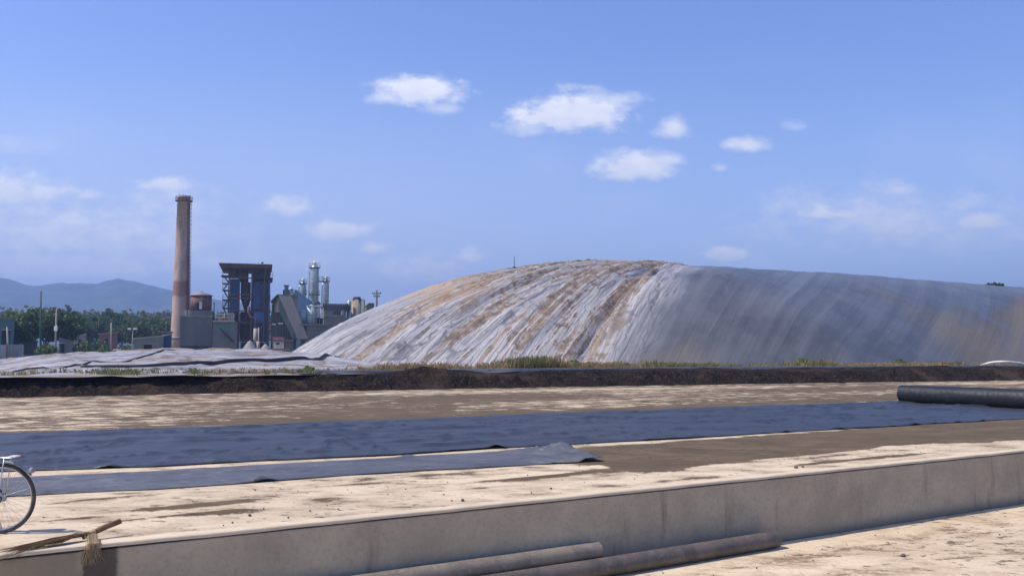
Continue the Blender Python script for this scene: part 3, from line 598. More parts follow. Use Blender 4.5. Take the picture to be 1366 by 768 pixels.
# roll
rl = empty('liner_roll', TD(TROLL+.1, 16.6, 0), 'large black roll of liner at the end of the unrolled sheet', 'liner roll')
n_, m_ = 130, 40; aa, ll = np.meshgrid(np.linspace(0, 2*math.pi, m_), np.linspace(12.6, 19.45, n_), indexing='ij')
rr = .312+.006*fbm(ll*1.2, aa*1.5, 3, 7)+.004*vn(ll*3, aa*2, 4)+.004*((aa/(2*math.pi)))
T_, Z_ = TROLL+.1+rr*np.cos(aa), .325+rr*np.sin(aa)
gridmesh('outer_wrap', UX*T_-UY*ll, UY*T_+UX*ll, Z_, roll_m, parent=rl, flip=True)
for e in (12.61, 19.44):
    mb = MB()
    for i in range(9):
        r_ = .05+.029*i; mb.tube([TD(TROLL+.1+r_*math.cos(a*.35), e+(0.006*(i%2)), .325+r_*math.sin(a*.35)) for a in range(19)], .014, 5)
    mb.build('wound_layers', roll_m, rl)
MB().tube([TD(TROLL+.1, 12.63, .325), TD(TROLL+.1, 19.42, .325)], .295, 28).build('inner_roll', void, rl)
MB().tube([TD(TROLL+.1, 12.5, .325), TD(TROLL+.1, 19.55, .325)], .055, 14).build('core', conc_lt, rl)

# ------------------------------------------------------------------ pipes at the wall foot
m, q = newmat('dusty plastic pipe'); oc = q.n('ShaderNodeNewGeometry').outputs['Position']; nz = q.n('ShaderNodeSeparateXYZ', {0: q.n('ShaderNodeNewGeometry').outputs['Normal']}).outputs[2]
a = q.noise(oc, 3, 7, .65); b = q.noise(oc, 25, 4, .6)
def pipemat(name, c1, c2, dustc):
    m, q = newmat(name); g = q.n('ShaderNodeNewGeometry').outputs; a = q.noise(g['Position'], 2.5, 7, .65, .5); b = q.noise(g['Position'], 22, 5, .65)
    col = q.mix(q.ramp(a, .38, .64), c4(c1), c4(c2)); col = q.mix(q.m('MULTIPLY', q.ramp(b, .52, .7), .6), col, c4(dustc))
    return finish(m, q, col, .55, b, .3, .006, spec=.4)
pipe_a = pipemat('dusty brown pipe', (.23,.19,.145), (.16,.135,.105), (.33,.28,.21))
pipe_b = pipemat('scuffed black pipe', (.125,.10,.085), (.08,.067,.058), (.21,.17,.135))
def pipe(name, pts, r, mat, label):
    o = empty(name, pts[0]-Vector((0,0,r)), label, 'pipe'); path = []
    for i in range(80):
        q_ = i/79*(len(pts)-1); j = min(int(q_), len(pts)-2); f = q_-j; f = f*f*(3-2*f)*.3+f*.7
        path.append(pts[j].lerp(pts[j+1], f))
    e = path[-1]; dr = (path[-1]-path[-6]).normalized()
    MB().tube(path, r, 28, cap=False).build('pipe_wall', mat, o)
    MB().tube([p-dr*.004 for p in (path[-40:] if len(path) > 40 else path)], r*.86, 28, cap=False).build('bore', void, o)
    # rim ring at the open end
    x = dr.orthogonal().normalized(); y = dr.cross(x); mb = MB(); n = 28; b0 = 0
    for rr_ in (r, r*.86):
        for j in range(n): an = 2*math.pi*j/n; mb.v.append(e+(x*math.cos(an)+y*math.sin(an))*rr_)
    for j in range(n): mb.f.append([j, (j+1)%n, n+(j+1)%n, n+j]); mb.sm.append(False)
    mb.build('rim', mat, o); return o
def t_at(px, d): k_ = (px-CX)/FPX; return d*(UY+k_*UX)/(UX-k_*UY)
tB = t_at(1028, 8.55); tA = t_at(795, 8.69)
pipe('pipe', [TD(tB-9, 8.50, ZL+.113), TD(tB-6, 8.50, ZL+.113), TD(tB-3, 8.49, ZL+.113), TD(tB, 8.55, ZL+.113)], .111, pipe_b,
     'long scuffed black brown pipe lying on the ground at the foot of the wall')
pipe('pipe', [TD(tA-7, 8.68, ZL+.27), TD(tA-3, 8.68, ZL+.262), TD(tA, 8.685, ZL+.265)], .108, pipe_a,
     'shorter dusty brown pipe resting on the longer pipe against the wall')

# ------------------------------------------------------------------ broom over the wall edge
edge = W(122, 711, 0.06)
bm_ = empty('broom', TD(*toTD(edge.x, edge.y), .02), 'frayed straw broom with short wooden handle lying over the wall edge', 'broom')
wood = pm('broom handle wood', (.20,.105,.06), (.10,.055,.035), 12); straw = leafmat('broom straw', (.20,.13,.07), (.07,.045,.025))
h0 = edge; h1 = P(161, 694.5, edge.y+.18); h1.z = max(h1.z, .13)
MB().tube([h0+(h0-h1)*.3, h0, (h0+h1)/2+Vector((0,0,.006)), h1], [.024,.026,.028,.026], 12).build('handle', wood, bm_)
mb = MB()
for i in range(9): mb.torus(h0+(h1-h0)*(.02*i-.05), .031, .004, (h1-h0).normalized(), 16, 5)
mb.build('binding', pm('twine', (.45,.35,.22), (.3,.22,.14), 20), bm_)
mb = MB(); back = P(20, 742, edge.y-.25); back.z = .035
bdir = (TD(toTD(edge.x, edge.y)[0]-1.0, DW-.06, .0)-h0)
for i in range(170):
    f = random.uniform(.25, .8); sp = random.uniform(-1, 1); s2 = random.uniform(-1, 1)
    st_ = h0+Vector((random.uniform(-.02,.02), random.uniform(-.02,.02), random.uniform(-.012,.015)))
    en = h0+bdir*f+Vector((UY*.10*sp, -UX*.10*sp, -.015+.02*s2)); md = (st_+en)/2+Vector((.02*s2, -.03*sp, .02)); en.z = max(en.z, .02) if toTD(en.x, en.y)[1] > DW-.03 else en.z-.10*random.random()
    mb.tube([st_, md, en], [.0030,.0024,.001], 4, cap=False)
o = mb.build('straw_head', straw, bm_)
mb = MB()
for i in range(60):                                   # loose strands hanging down the wall
    a = h0+Vector((random.uniform(-.05,.05), random.uniform(-.03,.01), random.uniform(-.02,.01)))
    tdx = toTD(a.x, a.y); L = random.uniform(.04, .19); k1 = random.uniform(-.05,.03)
    mb.tube([a, TD(tdx[0]+k1*.4, DW-.035-random.random()*.03, .03), TD(tdx[0]+k1, DW-.03-random.random()*.05, -L*.6), TD(tdx[0]+k1*1.6+random.uniform(-.04,.04), DW-.02-random.random()*.06, -L)], [.0026,.0024,.002,.001], 4, cap=False)
mb.build('loose_straw', leafmat('pale straw', (.42,.31,.19), (.24,.16,.09)), bm_)

# ------------------------------------------------------------------ bicycle (rear wheel in the picture, faces left)
RW = .335; hub = P(2.0, 661, 8.50); hub.z = RW
bk = empty('bicycle', (hub.x, hub.y, 0), 'old bicycle standing at the left edge, rear wheel with mudguard and carrier in view', 'bicycle')
tyre_m = pm('tyre rubber', (.035,.036,.036), (.09,.085,.08), 8, rough=.8, streak=False); chrome = pm('worn chrome', (.62,.62,.63), (.35,.32,.30), 10, rough=.28, metal=.8, bump=.03)
paint = pm('dark green bicycle paint', (.025,.06,.05), (.05,.05,.04), 5, rough=.4); greyp = pm('grey mudguard paint', (.30,.31,.32), (.2,.19,.18), 6, rough=.5)
AX = Vector((0,1,0))
def wheel(c):
    rim = MB().torus(c, RW-.036, .011, AX, 64, 8).build('wheel', chrome, bk)
    # tyre: thick ring
    MB().torus(c, RW-.019, .019, AX, 72, 10).build('tyre', tyre_m, rim)
    mb = MB()
    for i in range(36):
        a = 2*math.pi*i/36; s = 1 if i % 2 else -1; a2 = a+.5*(1 if (i//2) % 2 else -1)
        mb.tube([c+Vector((math.cos(a2)*.03, s*.032, math.sin(a2)*.03)), c+Vector((math.cos(a)*(RW-.045), 0, math.sin(a)*(RW-.045)))], .0013, 4, cap=False)
    mb.build('spokes', chrome, rim)
    MB().tube([c-AX*.06, c-AX*.035, c-AX*.03, c+AX*.03, c+AX*.035, c+AX*.06], [.01,.035,.018,.018,.035,.01], 16).build('hub', chrome, rim)
    return rim
fr = hub+Vector((-1.06,0,0)); wheel(hub); wheel(fr)
mb = MB()
for s in (-1, 1): pass
def guard(c, a0, a1, name):
    mb = MB(); n = 40
    for i in range(n+1):
        a = a0+(a1-a0)*i/n
        for (yy, rr_) in ((-.028,.012),(-.02,.022),(0,.027),(.02,.022),(.028,.012),(.018,.017),(0,.022),(-.018,.017)):
            mb.v.append(c+Vector((math.cos(a)*(RW+rr_), yy, math.sin(a)*(RW+rr_))))
    for i in range(n):
        for j in range(8): mb.f.append([i*8+j, i*8+(j+1)%8, i*8+8+(j+1)%8, i*8+8+j]); mb.sm.append(True)
    return mb.build(name, greyp, bk)
mg = guard(hub, R(38), R(175), 'mudguard'); guard(fr, R(20), R(130), 'mudguard')
rp_ = hub+Vector((math.cos(R(42))*(RW+.045), 0, math.sin(R(42))*(RW+.045)))
MB().lathe(rp_, [(.022,-.012),(.026,0),(.02,.03),(.008,.04)], 12).build('reflector', pm('grey reflector', (.3,.25,.28), (.2,.17,.18), 9, rough=.3), mg)
bb_ = hub+Vector((-.44, 0, -.05)); seat = hub+Vector((-.60+.32, 0, .50)); seat = hub+Vector((-.30, 0, .48)); head = hub+Vector((-.86, 0, .50)); headl = hub+Vector((-.90, 0, .36))
f = MB(); f.tube([bb_, seat], .016, 10); f.tube([bb_, headl], .018, 10); f.tube([seat+Vector((-.02,0,-.06)), head], .016, 10); f.tube([head+Vector((.01,0,.06)), headl+Vector((-.015,0,-.04))], .02, 10)
for s in (-1,1):
    f.tube([bb_+Vector((0,s*.03,0)), hub+Vector((0,s*.062,0))], .010, 8); f.tube([seat+Vector((0,s*.02,-.05)), hub+Vector((0,s*.062,0))], .009, 8)
f.build('frame', paint, bk)
f = MB()
for s in (-1,1): f.tube([headl+Vector((-.01,s*.04,-.02)), fr+Vector((.04,s*.055,.1)), fr+Vector((0,s*.06,0))], .010, 8)
f.tube([headl+Vector((-.01,-.05,-.02)), headl+Vector((-.01,.05,-.02))], .014, 8); f.build('fork', paint, bk)
f = MB(); f.tube([head, head+Vector((.02,0,.18))], .012, 8)
f.tube([head+Vector((.20,-.28,.20)), head+Vector((.05,-.27,.22)), head+Vector((.0,-.1,.19)), head+Vector((.0,.1,.19)), head+Vector((.05,.27,.22)), head+Vector((.20,.28,.20))], .011, 8); f.build('handlebar', chrome, bk)
sd = MB(); sd.tube([seat+Vector((-.20,0,.165)), seat+Vector((-.10,0,.165)), seat+Vector((.02,0,.16)), seat+Vector((.08,0,.165)), seat+Vector((.10,0,.165))], [.015,.03,.085,.095,.05], 14); sd.build('saddle', tyre_m, bk)
MB().tube([seat, seat+Vector((-.01,0,.14))], .012, 8).build('seat_post', chrome, bk)
cr = MB(); cz = 2*RW+.045
for s in (-1, 0, 1): cr.tube([hub+Vector((-.30, s*.05, cz-RW+.02)), hub+Vector((.10, s*.05, cz-RW+.012)), hub+Vector((.125, s*.04, cz-RW+.022))], .006, 6)
for xx in (-.28,-.15,-.02,.115): cr.tube([hub+Vector((xx,-.06,cz-RW+.016)), hub+Vector((xx,.06,cz-RW+.016))], .006, 6)
for s in (-1,1): cr.tube([hub+Vector((.0,s*.065,0)), hub+Vector((.045,s*.06,cz-RW))], .006, 6)
cr.build('carrier', chrome, bk)
MB().box(hub+Vector((.105,0,cz-RW+.022)), (.07,.10,.012)).build('carrier_clip', white_p, bk)
MB().torus(bb_+Vector((0,-.05,0)), .09, .006, AX, 32, 6).tube([bb_+Vector((0,-.07,0)), bb_+Vector((0,.07,0))], .02, 10).tube([bb_+Vector((0,-.075,0)), bb_+Vector((.12,-.075,-.12))], .009, 8).tube([bb_+Vector((0,.075,0)), bb_+Vector((-.12,.075,.12))], .009, 8).build('crank', chrome, bk)
for s in (1,-1): MB().box(bb_+Vector((.12*s,-.12*s,-.12*s)), (.09,.07,.02)).build('pedal', tyre_m, bk)
MB().tube([bb_+Vector((0,-.05,.085)), hub+Vector((0,-.05,.032))], .004, 5).tube([bb_+Vector((0,-.05,-.085)), hub+Vector((0,-.05,-.032))], .004, 5).build('chain', dark_steel, bk)
MB().torus(hub+Vector((0,-.05,0)), .03, .005, AX, 20, 6).build('sprocket', dark_steel, bk)
MB().tube([hub+Vector((-.12,.05,-.02)), hub+Vector((-.10,.20,-RW+.006))], .008, 8).tube([hub+Vector((-.12,-.05,-.02)), hub+Vector((-.10,-.20,-RW+.006))], .008, 8).build('stand', chrome, bk)

# stones on the platform
stone_m = pm('dark stone', (.07,.06,.05), (.12,.10,.08), 15, streak=False)
for i, (px, py, r_) in enumerate([(617,668,.022),(1062,624,.028),(1071,623,.018),(333,688,.018),(735,652,.016),(1205,742,.03)]):
    z_ = ZL if py > 700 else 0; c = W(px, py, z_); mb = MB()
    mb.lathe(c, [(.3*r_, 0),(.95*r_,.25*r_),(1.1*r_,.6*r_),(.75*r_,1.15*r_),(.2*r_,1.35*r_)], 9)
    for v_ in mb.v: v_ += Vector((random.uniform(-.2,.2)*r_, random.uniform(-.2,.2)*r_, 0))
    o = mb.build('stone', stone_m)
    lab = ['small dark stone on the platform edge above the longer pipe','dark stone on the platform edge, larger of the pair to the right','small dark stone beside the larger one on the platform edge',
           'tiny stone on the platform edge to the right of the broom','tiny stone on the platform edge near the middle of the wall','dark stone lying alone on the lower yard'][i]
    tag(o, lab, 'stone', 'stones lying on the concrete')

mb = MB()
for i in range(420):
    if i < 230: t_g, d_g, z_g = random.uniform(-1, 22), DW-abs(random.gauss(.3, 1.2))-.15, ZL
    else: t_g, d_g, z_g = random.uniform(-8, 24), DW+.2+abs(random.gauss(0, 1.6)), .004
    r_ = random.uniform(.004, .013); mb.lathe(TD(t_g, d_g, z_g), [(.5*r_, 0),(r_,.4*r_),(.8*r_,1.0*r_),(.2*r_,1.3*r_)], 5, False)
tag(mb.build('gravel', stone_m), 'fine gravel scattered over the concrete', 'gravel', kind='stuff')

# ------------------------------------------------------------------ white hose and grass behind the kerb
p0, p1, p2, p3 = W(1306,489,.80), P(1322,479.5,62), P(1346,480.5,60), W(1380,488,.85)
MB_ = MB(); pts = []
for i in range(31):
    u_ = i/30; pts.append(p0*(1-u_)**3+p1*3*u_*(1-u_)**2+p2*3*u_*u_*(1-u_)+p3*u_**3)
pts = [Vector(p) for p in pts]
for p in pts: p.z = max(p.z, .83)
tag(MB_.tube(pts+[pts[-1]+Vector((6,-2,-.1))], .07, 10).build('hose', white_p), 'white plastic hose arching over the grass at the right end of the kerb', 'hose')

def grassfield(name, centres, hts, nb, mat, tones, w=.012):
    C = np.repeat(centres, nb, 0)+np.column_stack([rng.normal(0, .10, (len(centres)*nb, 2)), np.zeros(len(centres)*nb)])
    H = np.repeat(hts, nb)*rng.uniform(.45, 1.1, len(C)); T = np.clip(np.repeat(tones, nb)+rng.normal(0, .2, len(C)), 0, 1)
    an = rng.uniform(0, 2*np.pi, len(C)); lean = rng.normal(0, .28, (len(C), 2))*H[:, None]
    A = np.column_stack([np.cos(an)*w, np.sin(an)*w, an*0]); B = np.column_stack([lean/2, H/2])
    return quadcloud(name, C+B, A, B, mat, None, T)
n = 9000; s_ = rng.uniform(sK[0]-6, SMAX-4, n); offs = 3.9+np.abs(rng.normal(0, 1.7, n))
x, y, nx, ny = bank(s_); gx2, gy2 = x+nx*offs, y+ny*offs
pxx = CX+FPX*gx2/gy2
dens = np.clip(.42+1.5*fbm(s_*.45, s_*0, 3, 99), 0, 1)*np.where(pxx < 440, .10, np.where(pxx < 530, .25, 1.0))
keep = rng.random(n) < dens+.08
gx2, gy2, s_, pxx = gx2[keep], gy2[keep], s_[keep], pxx[keep]
hh = (.16+.34*rng.random(len(gx2))+.55*np.clip(fbm(s_*.45, s_*0, 3, 98), 0, 1))*(.75+.25*sst(-pxx, -1000, -820))*np.where(pxx < 500, .55, 1)
tone = np.clip(.16+.8*fbm(s_*.35, s_*0, 3, 97)+.35*(pxx < 430), 0, 1)
tag(grassfield('grass', np.column_stack([gx2, gy2, np.full(len(gx2), ZP+.02)]), hh, 16, grass_m, tone, .016), 'dry yellow grass growing behind the kerb', 'grass', kind='stuff')
def bush(px, py, Y, r, label, mat=bush_m, n=500, sz=.09, fl=.75, group='bushes beyond the soil bank'):
    c = P(px, py, Y); z_ = ZP
    o = empty('bush', (c.x, c.y, z_), label, 'bush', group); mb = MB()
    for i in range(7):
        a = random.uniform(0, 6.28); mb.tube([(c.x, c.y, z_-.05), (c.x+math.cos(a)*r*.5, c.y+math.sin(a)*r*.5, z_+r*random.uniform(.5,1.0))], [r*.04, r*.012], 5)
    mb.build('stem', bark, o); brush('foliage', (c.x, c.y, z_+r*fl*.7), r, n, mat, sz, o, fl)
bush(765, 485, 53, .50, 'bright green weed clump, largest on the kerb in front of the big cover', leaf_green, 500, .06)
bush(838, 488, 54, .34, 'small green weed clump on the kerb right of the largest one', leaf_green, 300, .05)
bush(1070, 483, 60, .55, 'pale green weed clump before the dark side of the big cover', bush_m, 400, .06)
bush(1200, 482, 62, .50, 'olive weed clump on the kerb left of the white hose', bush_m, 400, .06)
bush(412, 494, 45, .30, 'grassy green tuft beside the black ballast tube', leaf_green, 350, .05)
bush(1076, 486, 66, .35, 'small straw coloured weed behind the pale green clump', bush_m, 200, .05)
# weeds low on the left of kerb
n = 160; pxs = np.concatenate([rng.normal(158, 16, n//2), rng.uniform(110, 430, n-n//2)])
C = np.array([list(W(a, 497.3+rng.normal(0,1.3), .85)) for a in pxs])
tag(grassfield('weeds', C, rng.uniform(.08,.26,n), 14, grass_m, .45+.5*rng.random(n), .014), 'low weeds and dry tufts along the edge of the slack cover', 'weeds', kind='stuff')

# ------------------------------------------------------------------ factory helpers
YF = 206.0
def rect(mb, x0, x1, yt, yb, Y, dep, rz=0.0, zb=None):
    a, b = P(x0, yt, Y), P(x1, yt, Y); zt = a.z; z0 = P(x0, yb, Y).z if zb is None else zb
    cx_ = (a.x+b.x)/2; th = FACE                      # the plant's blocks stand square to its own axis
    return mb.box((cx_-math.sin(th)*dep/2, Y+math.cos(th)*dep/2, (zt+z0)/2), ((b.x-a.x)*math.cos(th), dep, zt-z0), th)
FACE = R(16.0)
def sidewall(x0, x1, yt, yb, Y, back, th=1.5):      # end wall turned towards the sun on the left
    a, b = P(x0, yt, Y+back), P(x1, yt, Y); za, zb_ = b.z, P(x1, yb, Y).z
    n = Vector((b.y-a.y, -(b.x-a.x), 0)).normalized()*-th
    if n.y < 0: n = -n
    return MB().poly([(a.x, a.y, zb_), (a.x, a.y, za), (b.x, b.y, za), (b.x, b.y, zb_)], (n.x, n.y, 0))
def turned(pts, dep):
    c = sum((Vector(p) for p in pts), Vector())/len(pts); M = Matrix.Rotation(FACE, 3, 'Z')
    return [c+M@(Vector(p)-c) for p in pts], M@Vector((0, dep, 0))
def cylpx(mb, xc, w, yt, yb, Y, dome=0.0, zb=None, n=24, wt=None):
    c = P(xc, yt, Y); z0 = P(xc, yb, Y).z if zb is None else zb; r = w/2*Y/FPX; rt = (wt or w)/2*Y/FPX; h = c.z-z0
    prof = [(r, 0), (rt, h-dome)]
    if dome: prof += [(rt*math.cos(a), h-dome+dome*math.sin(a)) for a in (R(30), R(55), R(75))]+[(.02, h)]
    return mb.lathe((c.x, Y, z0), prof, n)
def rail(mb, pts, h=1.1, r=.05):
    for a, b in zip(pts[:-1], pts[1:]):
        a, b = Vector(a), Vector(b)
        for k_ in (.5, 1): mb.tube([a+Vector((0,0,h*k_)), b+Vector((0,0,h*k_))], r, 4)
        n = max(1, int((b-a).length/1.5))
        for i in range(n+1): p = a.lerp(b, i/n); mb.tube([p, p+Vector((0,0,h))], r, 4)
def ringrail(mb, c, r, z, h=1.1, n=14, th=.05):
    pts = [(c[0]+r*math.cos(2*math.pi*i/n), c[1]+r*math.sin(2*math.pi*i/n), z) for i in range(n+1)]
    for a, b in zip(pts[:-1], pts[1:]):
        for k_ in (.5, 1): mb.tube([Vector(a)+Vector((0,0,h*k_)), Vector(b)+Vector((0,0,h*k_))], th, 4, cap=False)
        mb.tube([a, Vector(a)+Vector((0,0,h))], th, 4, cap=False)

# chimney
cb = P(239.5, 470, YF); cz0 = ZP
ch = empty('chimney', (cb.x, cb.y, cz0), 'tall tapering red brick factory chimney with a caged ladder', 'chimney')
H = P(240, 262, YF).z-cz0; rb, rt = 11.9*YF/FPX, 8.3*YF/FPX
cxy = Vector((cb.x, cb.y, cz0)); lean = 0
MB().lathe(cxy, [(rb*1.0,0),(rb*.985,H*.15),(rb*.90,H*.4),(rb*.78,H*.7),(rt,H*.985),(rt*1.02,H*.985),(rt*1.02,H),(rt*.7,H),(rt*.7,H-1.5)], 40).build('shaft', chim_m, ch)
mb = MB().lathe(cxy+Vector((0,0,H*.965)), [(rt*1.0,0),(rt*1.34,.12),(rt*1.34,.30),(rt,.32)], 28); mb.build('platform', rust, ch)
mb = MB(); ringrail(mb, cxy, rt*1.30, cz0+H*.965+.3, 1.0, 14, .035); mb.build('railing', dark_steel, ch)
mb = MB(); a0 = R(-25)
for i in range(70):
    z1 = H*(.10+.87*i/70); r1 = np.interp(z1/H, [0,.15,.4,.7,.985], [rb,rb*.985,rb*.9,rb*.78,rt])+.12
    p = cxy+Vector((math.cos(a0)*r1, math.sin(a0)*r1, z1)); t = Vector((-math.sin(a0), math.cos(a0), 0))
    mb.tube([p-t*.25, p+t*.25], .035, 4)
    if i % 2 == 0: mb.torus(p+Vector((math.cos(a0),math.sin(a0),0))*.40, .42, .035, Vector((0,0,1)), 10, 4)
for s in (-1, 1):
    mb.tube([cxy+Vector((math.cos(a0)*r_, math.sin(a0)*r_, z_))+Vector((-math.sin(a0), math.cos(a0),0))*.25*s for (r_, z_) in ((rb*.985+.12,H*.10),(rb*.9+.12,H*.4),(rb*.78+.12,H*.7),(rt+.12,H*.97))], .05, 4)
    mb.tube([cxy+Vector((math.cos(a0)*r_, math.sin(a0)*r_, z_))+Vector((-math.sin(a0), math.cos(a0),0))*.25*s+Vector((math.cos(a0),math.sin(a0),0))*.6 for (r_, z_) in ((rb*.985+.12,H*.12),(rb*.9+.12,H*.4),(rb*.78+.12,H*.7),(rt+.12,H*.97))], .04, 4)
mb.build('ladder', steel_red, ch)
for a in (0, 2.1, 4.2): MB().tube([cxy+Vector((math.cos(a)*rt, math.sin(a)*rt, H-.1)), cxy+Vector((math.cos(a)*rt, math.sin(a)*rt, H+.9))], .03, 4).build('lightning_rod', dark_steel, ch)
mb = MB().lathe(cxy+Vector((0,0,H*.115)), [(rb,0),(rb*1.06,.1),(rb*1.06,.5),(rb,.6)], 36); mb.build('band', conc_md, ch)
mb = MB().lathe(cxy, [(rb*1.25,0),(rb*1.25,.9),(rb*1.02,1.3)], 8); mb.build('plinth', conc_md, ch)

# flue house with round drum on top
fh = empty('flue_house', P(262, 470, 200)*1, 'dark grey concrete block house beside the chimney with a round drum on its roof', 'building'); fh.location.z = ZP
rect(MB(), 241, 283, 422, 470, 198, 9, 0, ZP).build('wall', conc_dk, fh)
rect(MB(), 240, 284, 421, 422.6, 197.8, 9.4).build('roof', conc_md, fh)
rect(MB(), 255, 283, 414, 421.2, 199, 7).build('parapet_block', conc_dk, fh)
mb = MB(); cylpx(mb, 268.5, 27, 394.5, 414.2, 202.5); mb.build('drum', rust, fh)
c = P(268.5, 394.5, 202.5); MB().lathe(c, [(2.62,-.05),(2.62,.08),(1.3,.62),(.3,.9),(.3,1.1)], 24).build('drum_roof', pm('pale rusty roof sheet', (.34,.24,.24), (.22,.15,.14), .8), fh)
rect(MB(), 266, 269.5, 402, 412, 200.0, .3).build('door', white_p, fh); rect(MB(), 262.5, 265.5, 403, 413, 200.1, .3).build('opening', void, fh)
for x_ in (246.5, 251): rect(MB(), x_, x_+2.5, 413, 421.2, 199, .5).build('roof_vent', conc_lt, fh)
rect(MB(), 240.2, 241.4, 440, 470, 197.6, .4, 0, ZP).build('downpipe', conc_lt, fh)
mb = MB(); rail(mb, [P(245,421.2,198.2), P(255,421.2,198.2)], 1.0, .04); mb.build('railing', conc_md, fh)
rect(MB(), 242, 282, 461.5, 470, 197.9, .1, 0, ZP).build('base_band', void, fh)
# lean-to block
lt = empty('ash_house', P(300, 470, 199), 'low dark concrete building with a pale ledge between block house and boiler tower', 'building'); lt.location.z = ZP
rect(MB(), 284, 316.5, 429, 470, 199.5, 8, 0, ZP).build('wall', conc_dk, lt)
rect(MB(), 284, 313, 427.3, 429.2, 198.7, 9).build('ledge', conc_lt, lt)
rect(MB(), 285.5, 312, 430.5, 442, 199.4, .2).build('green_panel', greenish, lt)  # green grey sheet panel below the ledge
mb = MB(); rail(mb, [P(287,427.4,199), P(312,427.4,199)], 1.4, .06); mb.build('railing', conc_lt, lt)
mb = MB(); rect(mb, 303, 312, 417, 427.5, 201, 3); mb.build('roof_hut', conc_md, lt)
mb = MB(); cylpx(mb, 299, 4.5, 420, 427.5, 200, .5); mb.build('pump', steel_red, lt)
MB().tube([P(285.5,428,200), P(285.5,403,200)], .12, 6).tube([P(284.5,405,200), P(287,405,200)], .1, 6).build('vent_pipe', dark_steel, lt)
MB().tube([P(286,431,199.3), P(311,456,199.3)], .22, 6).build('brace', dark_steel, lt)

# boiler tower
bt = empty('boiler_tower', P(330, 470, YF), 'tall open steel boiler tower with blue cladding, rusty drums and an overhanging roof', 'boiler tower'); bt.location.z = ZP
YB = 204.0; DB = 11.0; xs = [306, 320, 336.5, 353.5, 360]; ys = [371, 393, 398, 414.5, 430, 452.5]
mb = MB()
for Y in (YB, YB+DB):
    for x_ in xs: rect(mb, x_-.9, x_+.9, 358 if x_ < 355 else 366, 470, Y, .35, 0, ZP)
    for y_ in ys: rect(mb, 305, 361, y_-.8, y_+.8, Y-.02, .4)
for y_ in ys:
    for x_ in (xs[0], xs[2], xs[-1]): mb.tube([P(x_, y_, YB), P(x_, y_, YB).lerp(Vector((P(x_, y_, YB+DB).x, YB+DB, P(x_, y_, YB).z)), 1)], .15, 4)
def brace(x0, y0, x1, y1, Y=YB-.1, r=.11): mb.tube([P(x0,y0,Y), P(x1,y1,Y)], r, 5)
brace(337,397,353,377); brace(338,414,353,399); brace(337,452,353,431); brace(306,452,320,431); brace(321,430,336,415); brace(321,371,306,358)
mb.build('steel_frame', steel_red, bt)
mb = MB()
rect(mb, 292.5, 363.5, 351.5, 353.2, YB-3, DB+7); rect(mb, 294.5, 362, 353.1, 356.6, YB-2.6, DB+6.2)
o = mb.build('roof', rust, bt)
mb = MB(); cylpx(mb, 350, 3, 349.5, 351.6, YB+3); mb.build('roof_vent', dark_steel, bt)
mb = MB(); rect(mb, 307, 318.5, 373, 413, YB+.4, 7); rect(mb, 307, 318.5, 416, 429, YB+.6, 7); mb.build('cladding', blue_pan, bt)
mb = MB(); rect(mb, 338, 352.6, 375, 413, YB+.4, 8); rect(mb, 338, 352.6, 431, 452, YB+.8, 8); rect(mb, 354.6,359.2,373,452,YB+1.0,8); mb.build('cladding', blue_pan, bt)
rect(MB(), 338, 352.6, 416, 429.5, YB+.35, 8).build('panel', blue_lt, bt)
rect(MB(), 307, 320, 372, 455, YB+9, .4).build('rear_panel', blue_pan, bt); rect(MB(), 337, 359.5, 372, 455, YB+9.5, .4).build('rear_panel', blue_pan, bt); rect(MB(), 320.5, 336.5, 416, 455, YB+9.2, .4).build('rear_panel', dark_steel, bt)
mb = MB(); cylpx(mb, 312.5, 15, 359, 371, YB+5); mb.build('drum', rust, bt)
mb = MB(); cylpx(mb, 325, 13, 360, 376, YB+4.6); mb.build('drum', rust, bt)
mb = MB(); cylpx(mb, 328, 13, 376.5, 399, YB+3.4); cylpx(mb, 328, 3.6, 399, 414, YB+3.4, wt=13); cylpx(mb, 328, 3.4, 413.8, 434, YB+3.4); mb.build('cyclone', rust, bt)
mb = MB(); rect(mb, 321.5, 335.2, 431, 470, YB+5, 4, 0, ZP); rect(mb, 307, 319, 432, 470, YB+5, 4, 0, ZP); mb.build('furnace_block', rust, bt)
rect(MB(), 338, 359, 454, 470, YB+6, 4, 0, ZP).build('ash_hopper', void, bt)
mb = MB(); rect(mb, 336, 364, 369.8, 371, YB-1.6, DB+2); rail(mb, [P(336,369.8,YB-1.5), P(364,369.8,YB-1.5)], 1.2, .05); mb.build('gallery', dark_steel, bt)
mb = MB(); c = P(348, 365, YB+2); mb.tube([c+Vector((-1.6,0,-.6)), c+Vector((1.7,0,-.5))], 1.1, 14); cylpx(mb, 356, 9, 361, 369.6, YB+2, .5); cylpx(mb, 341.5, 4, 360.5, 369.6, YB+1, .3); mb.build('fan', dark_steel, bt)
MB().tube([P(331,357.6,YB-.3), P(345,363,YB-.3)], .30, 8).build('duct', dark_steel, bt)
for i, y_ in enumerate((367, 377, 386, 399, 410)):
    mb = MB(); rect(mb, 296.5-(i==0)*1.5, 306, y_, y_+1.2, YB-.6, 4.5); rail(mb, [P(297,y_,YB-.5), P(305.5,y_,YB-.5)], 1.1, .05); rail(mb, [P(297,y_,YB-.5), P(297,y_,YB+3.5)], 1.1, .05); mb.build('catwalk', conc_md if i in (1,2) else dark_steel, bt)
mb = MB()
ct = (367, 377, 386, 399, 410, 427)
for i in range(5): mb.tube([P(298+(i%2)*7, ct[i], YB-.2), P(305-(i%2)*7, ct[i+1], YB-.2)], .16, 5)
mb.build('stair', dark_steel, bt)
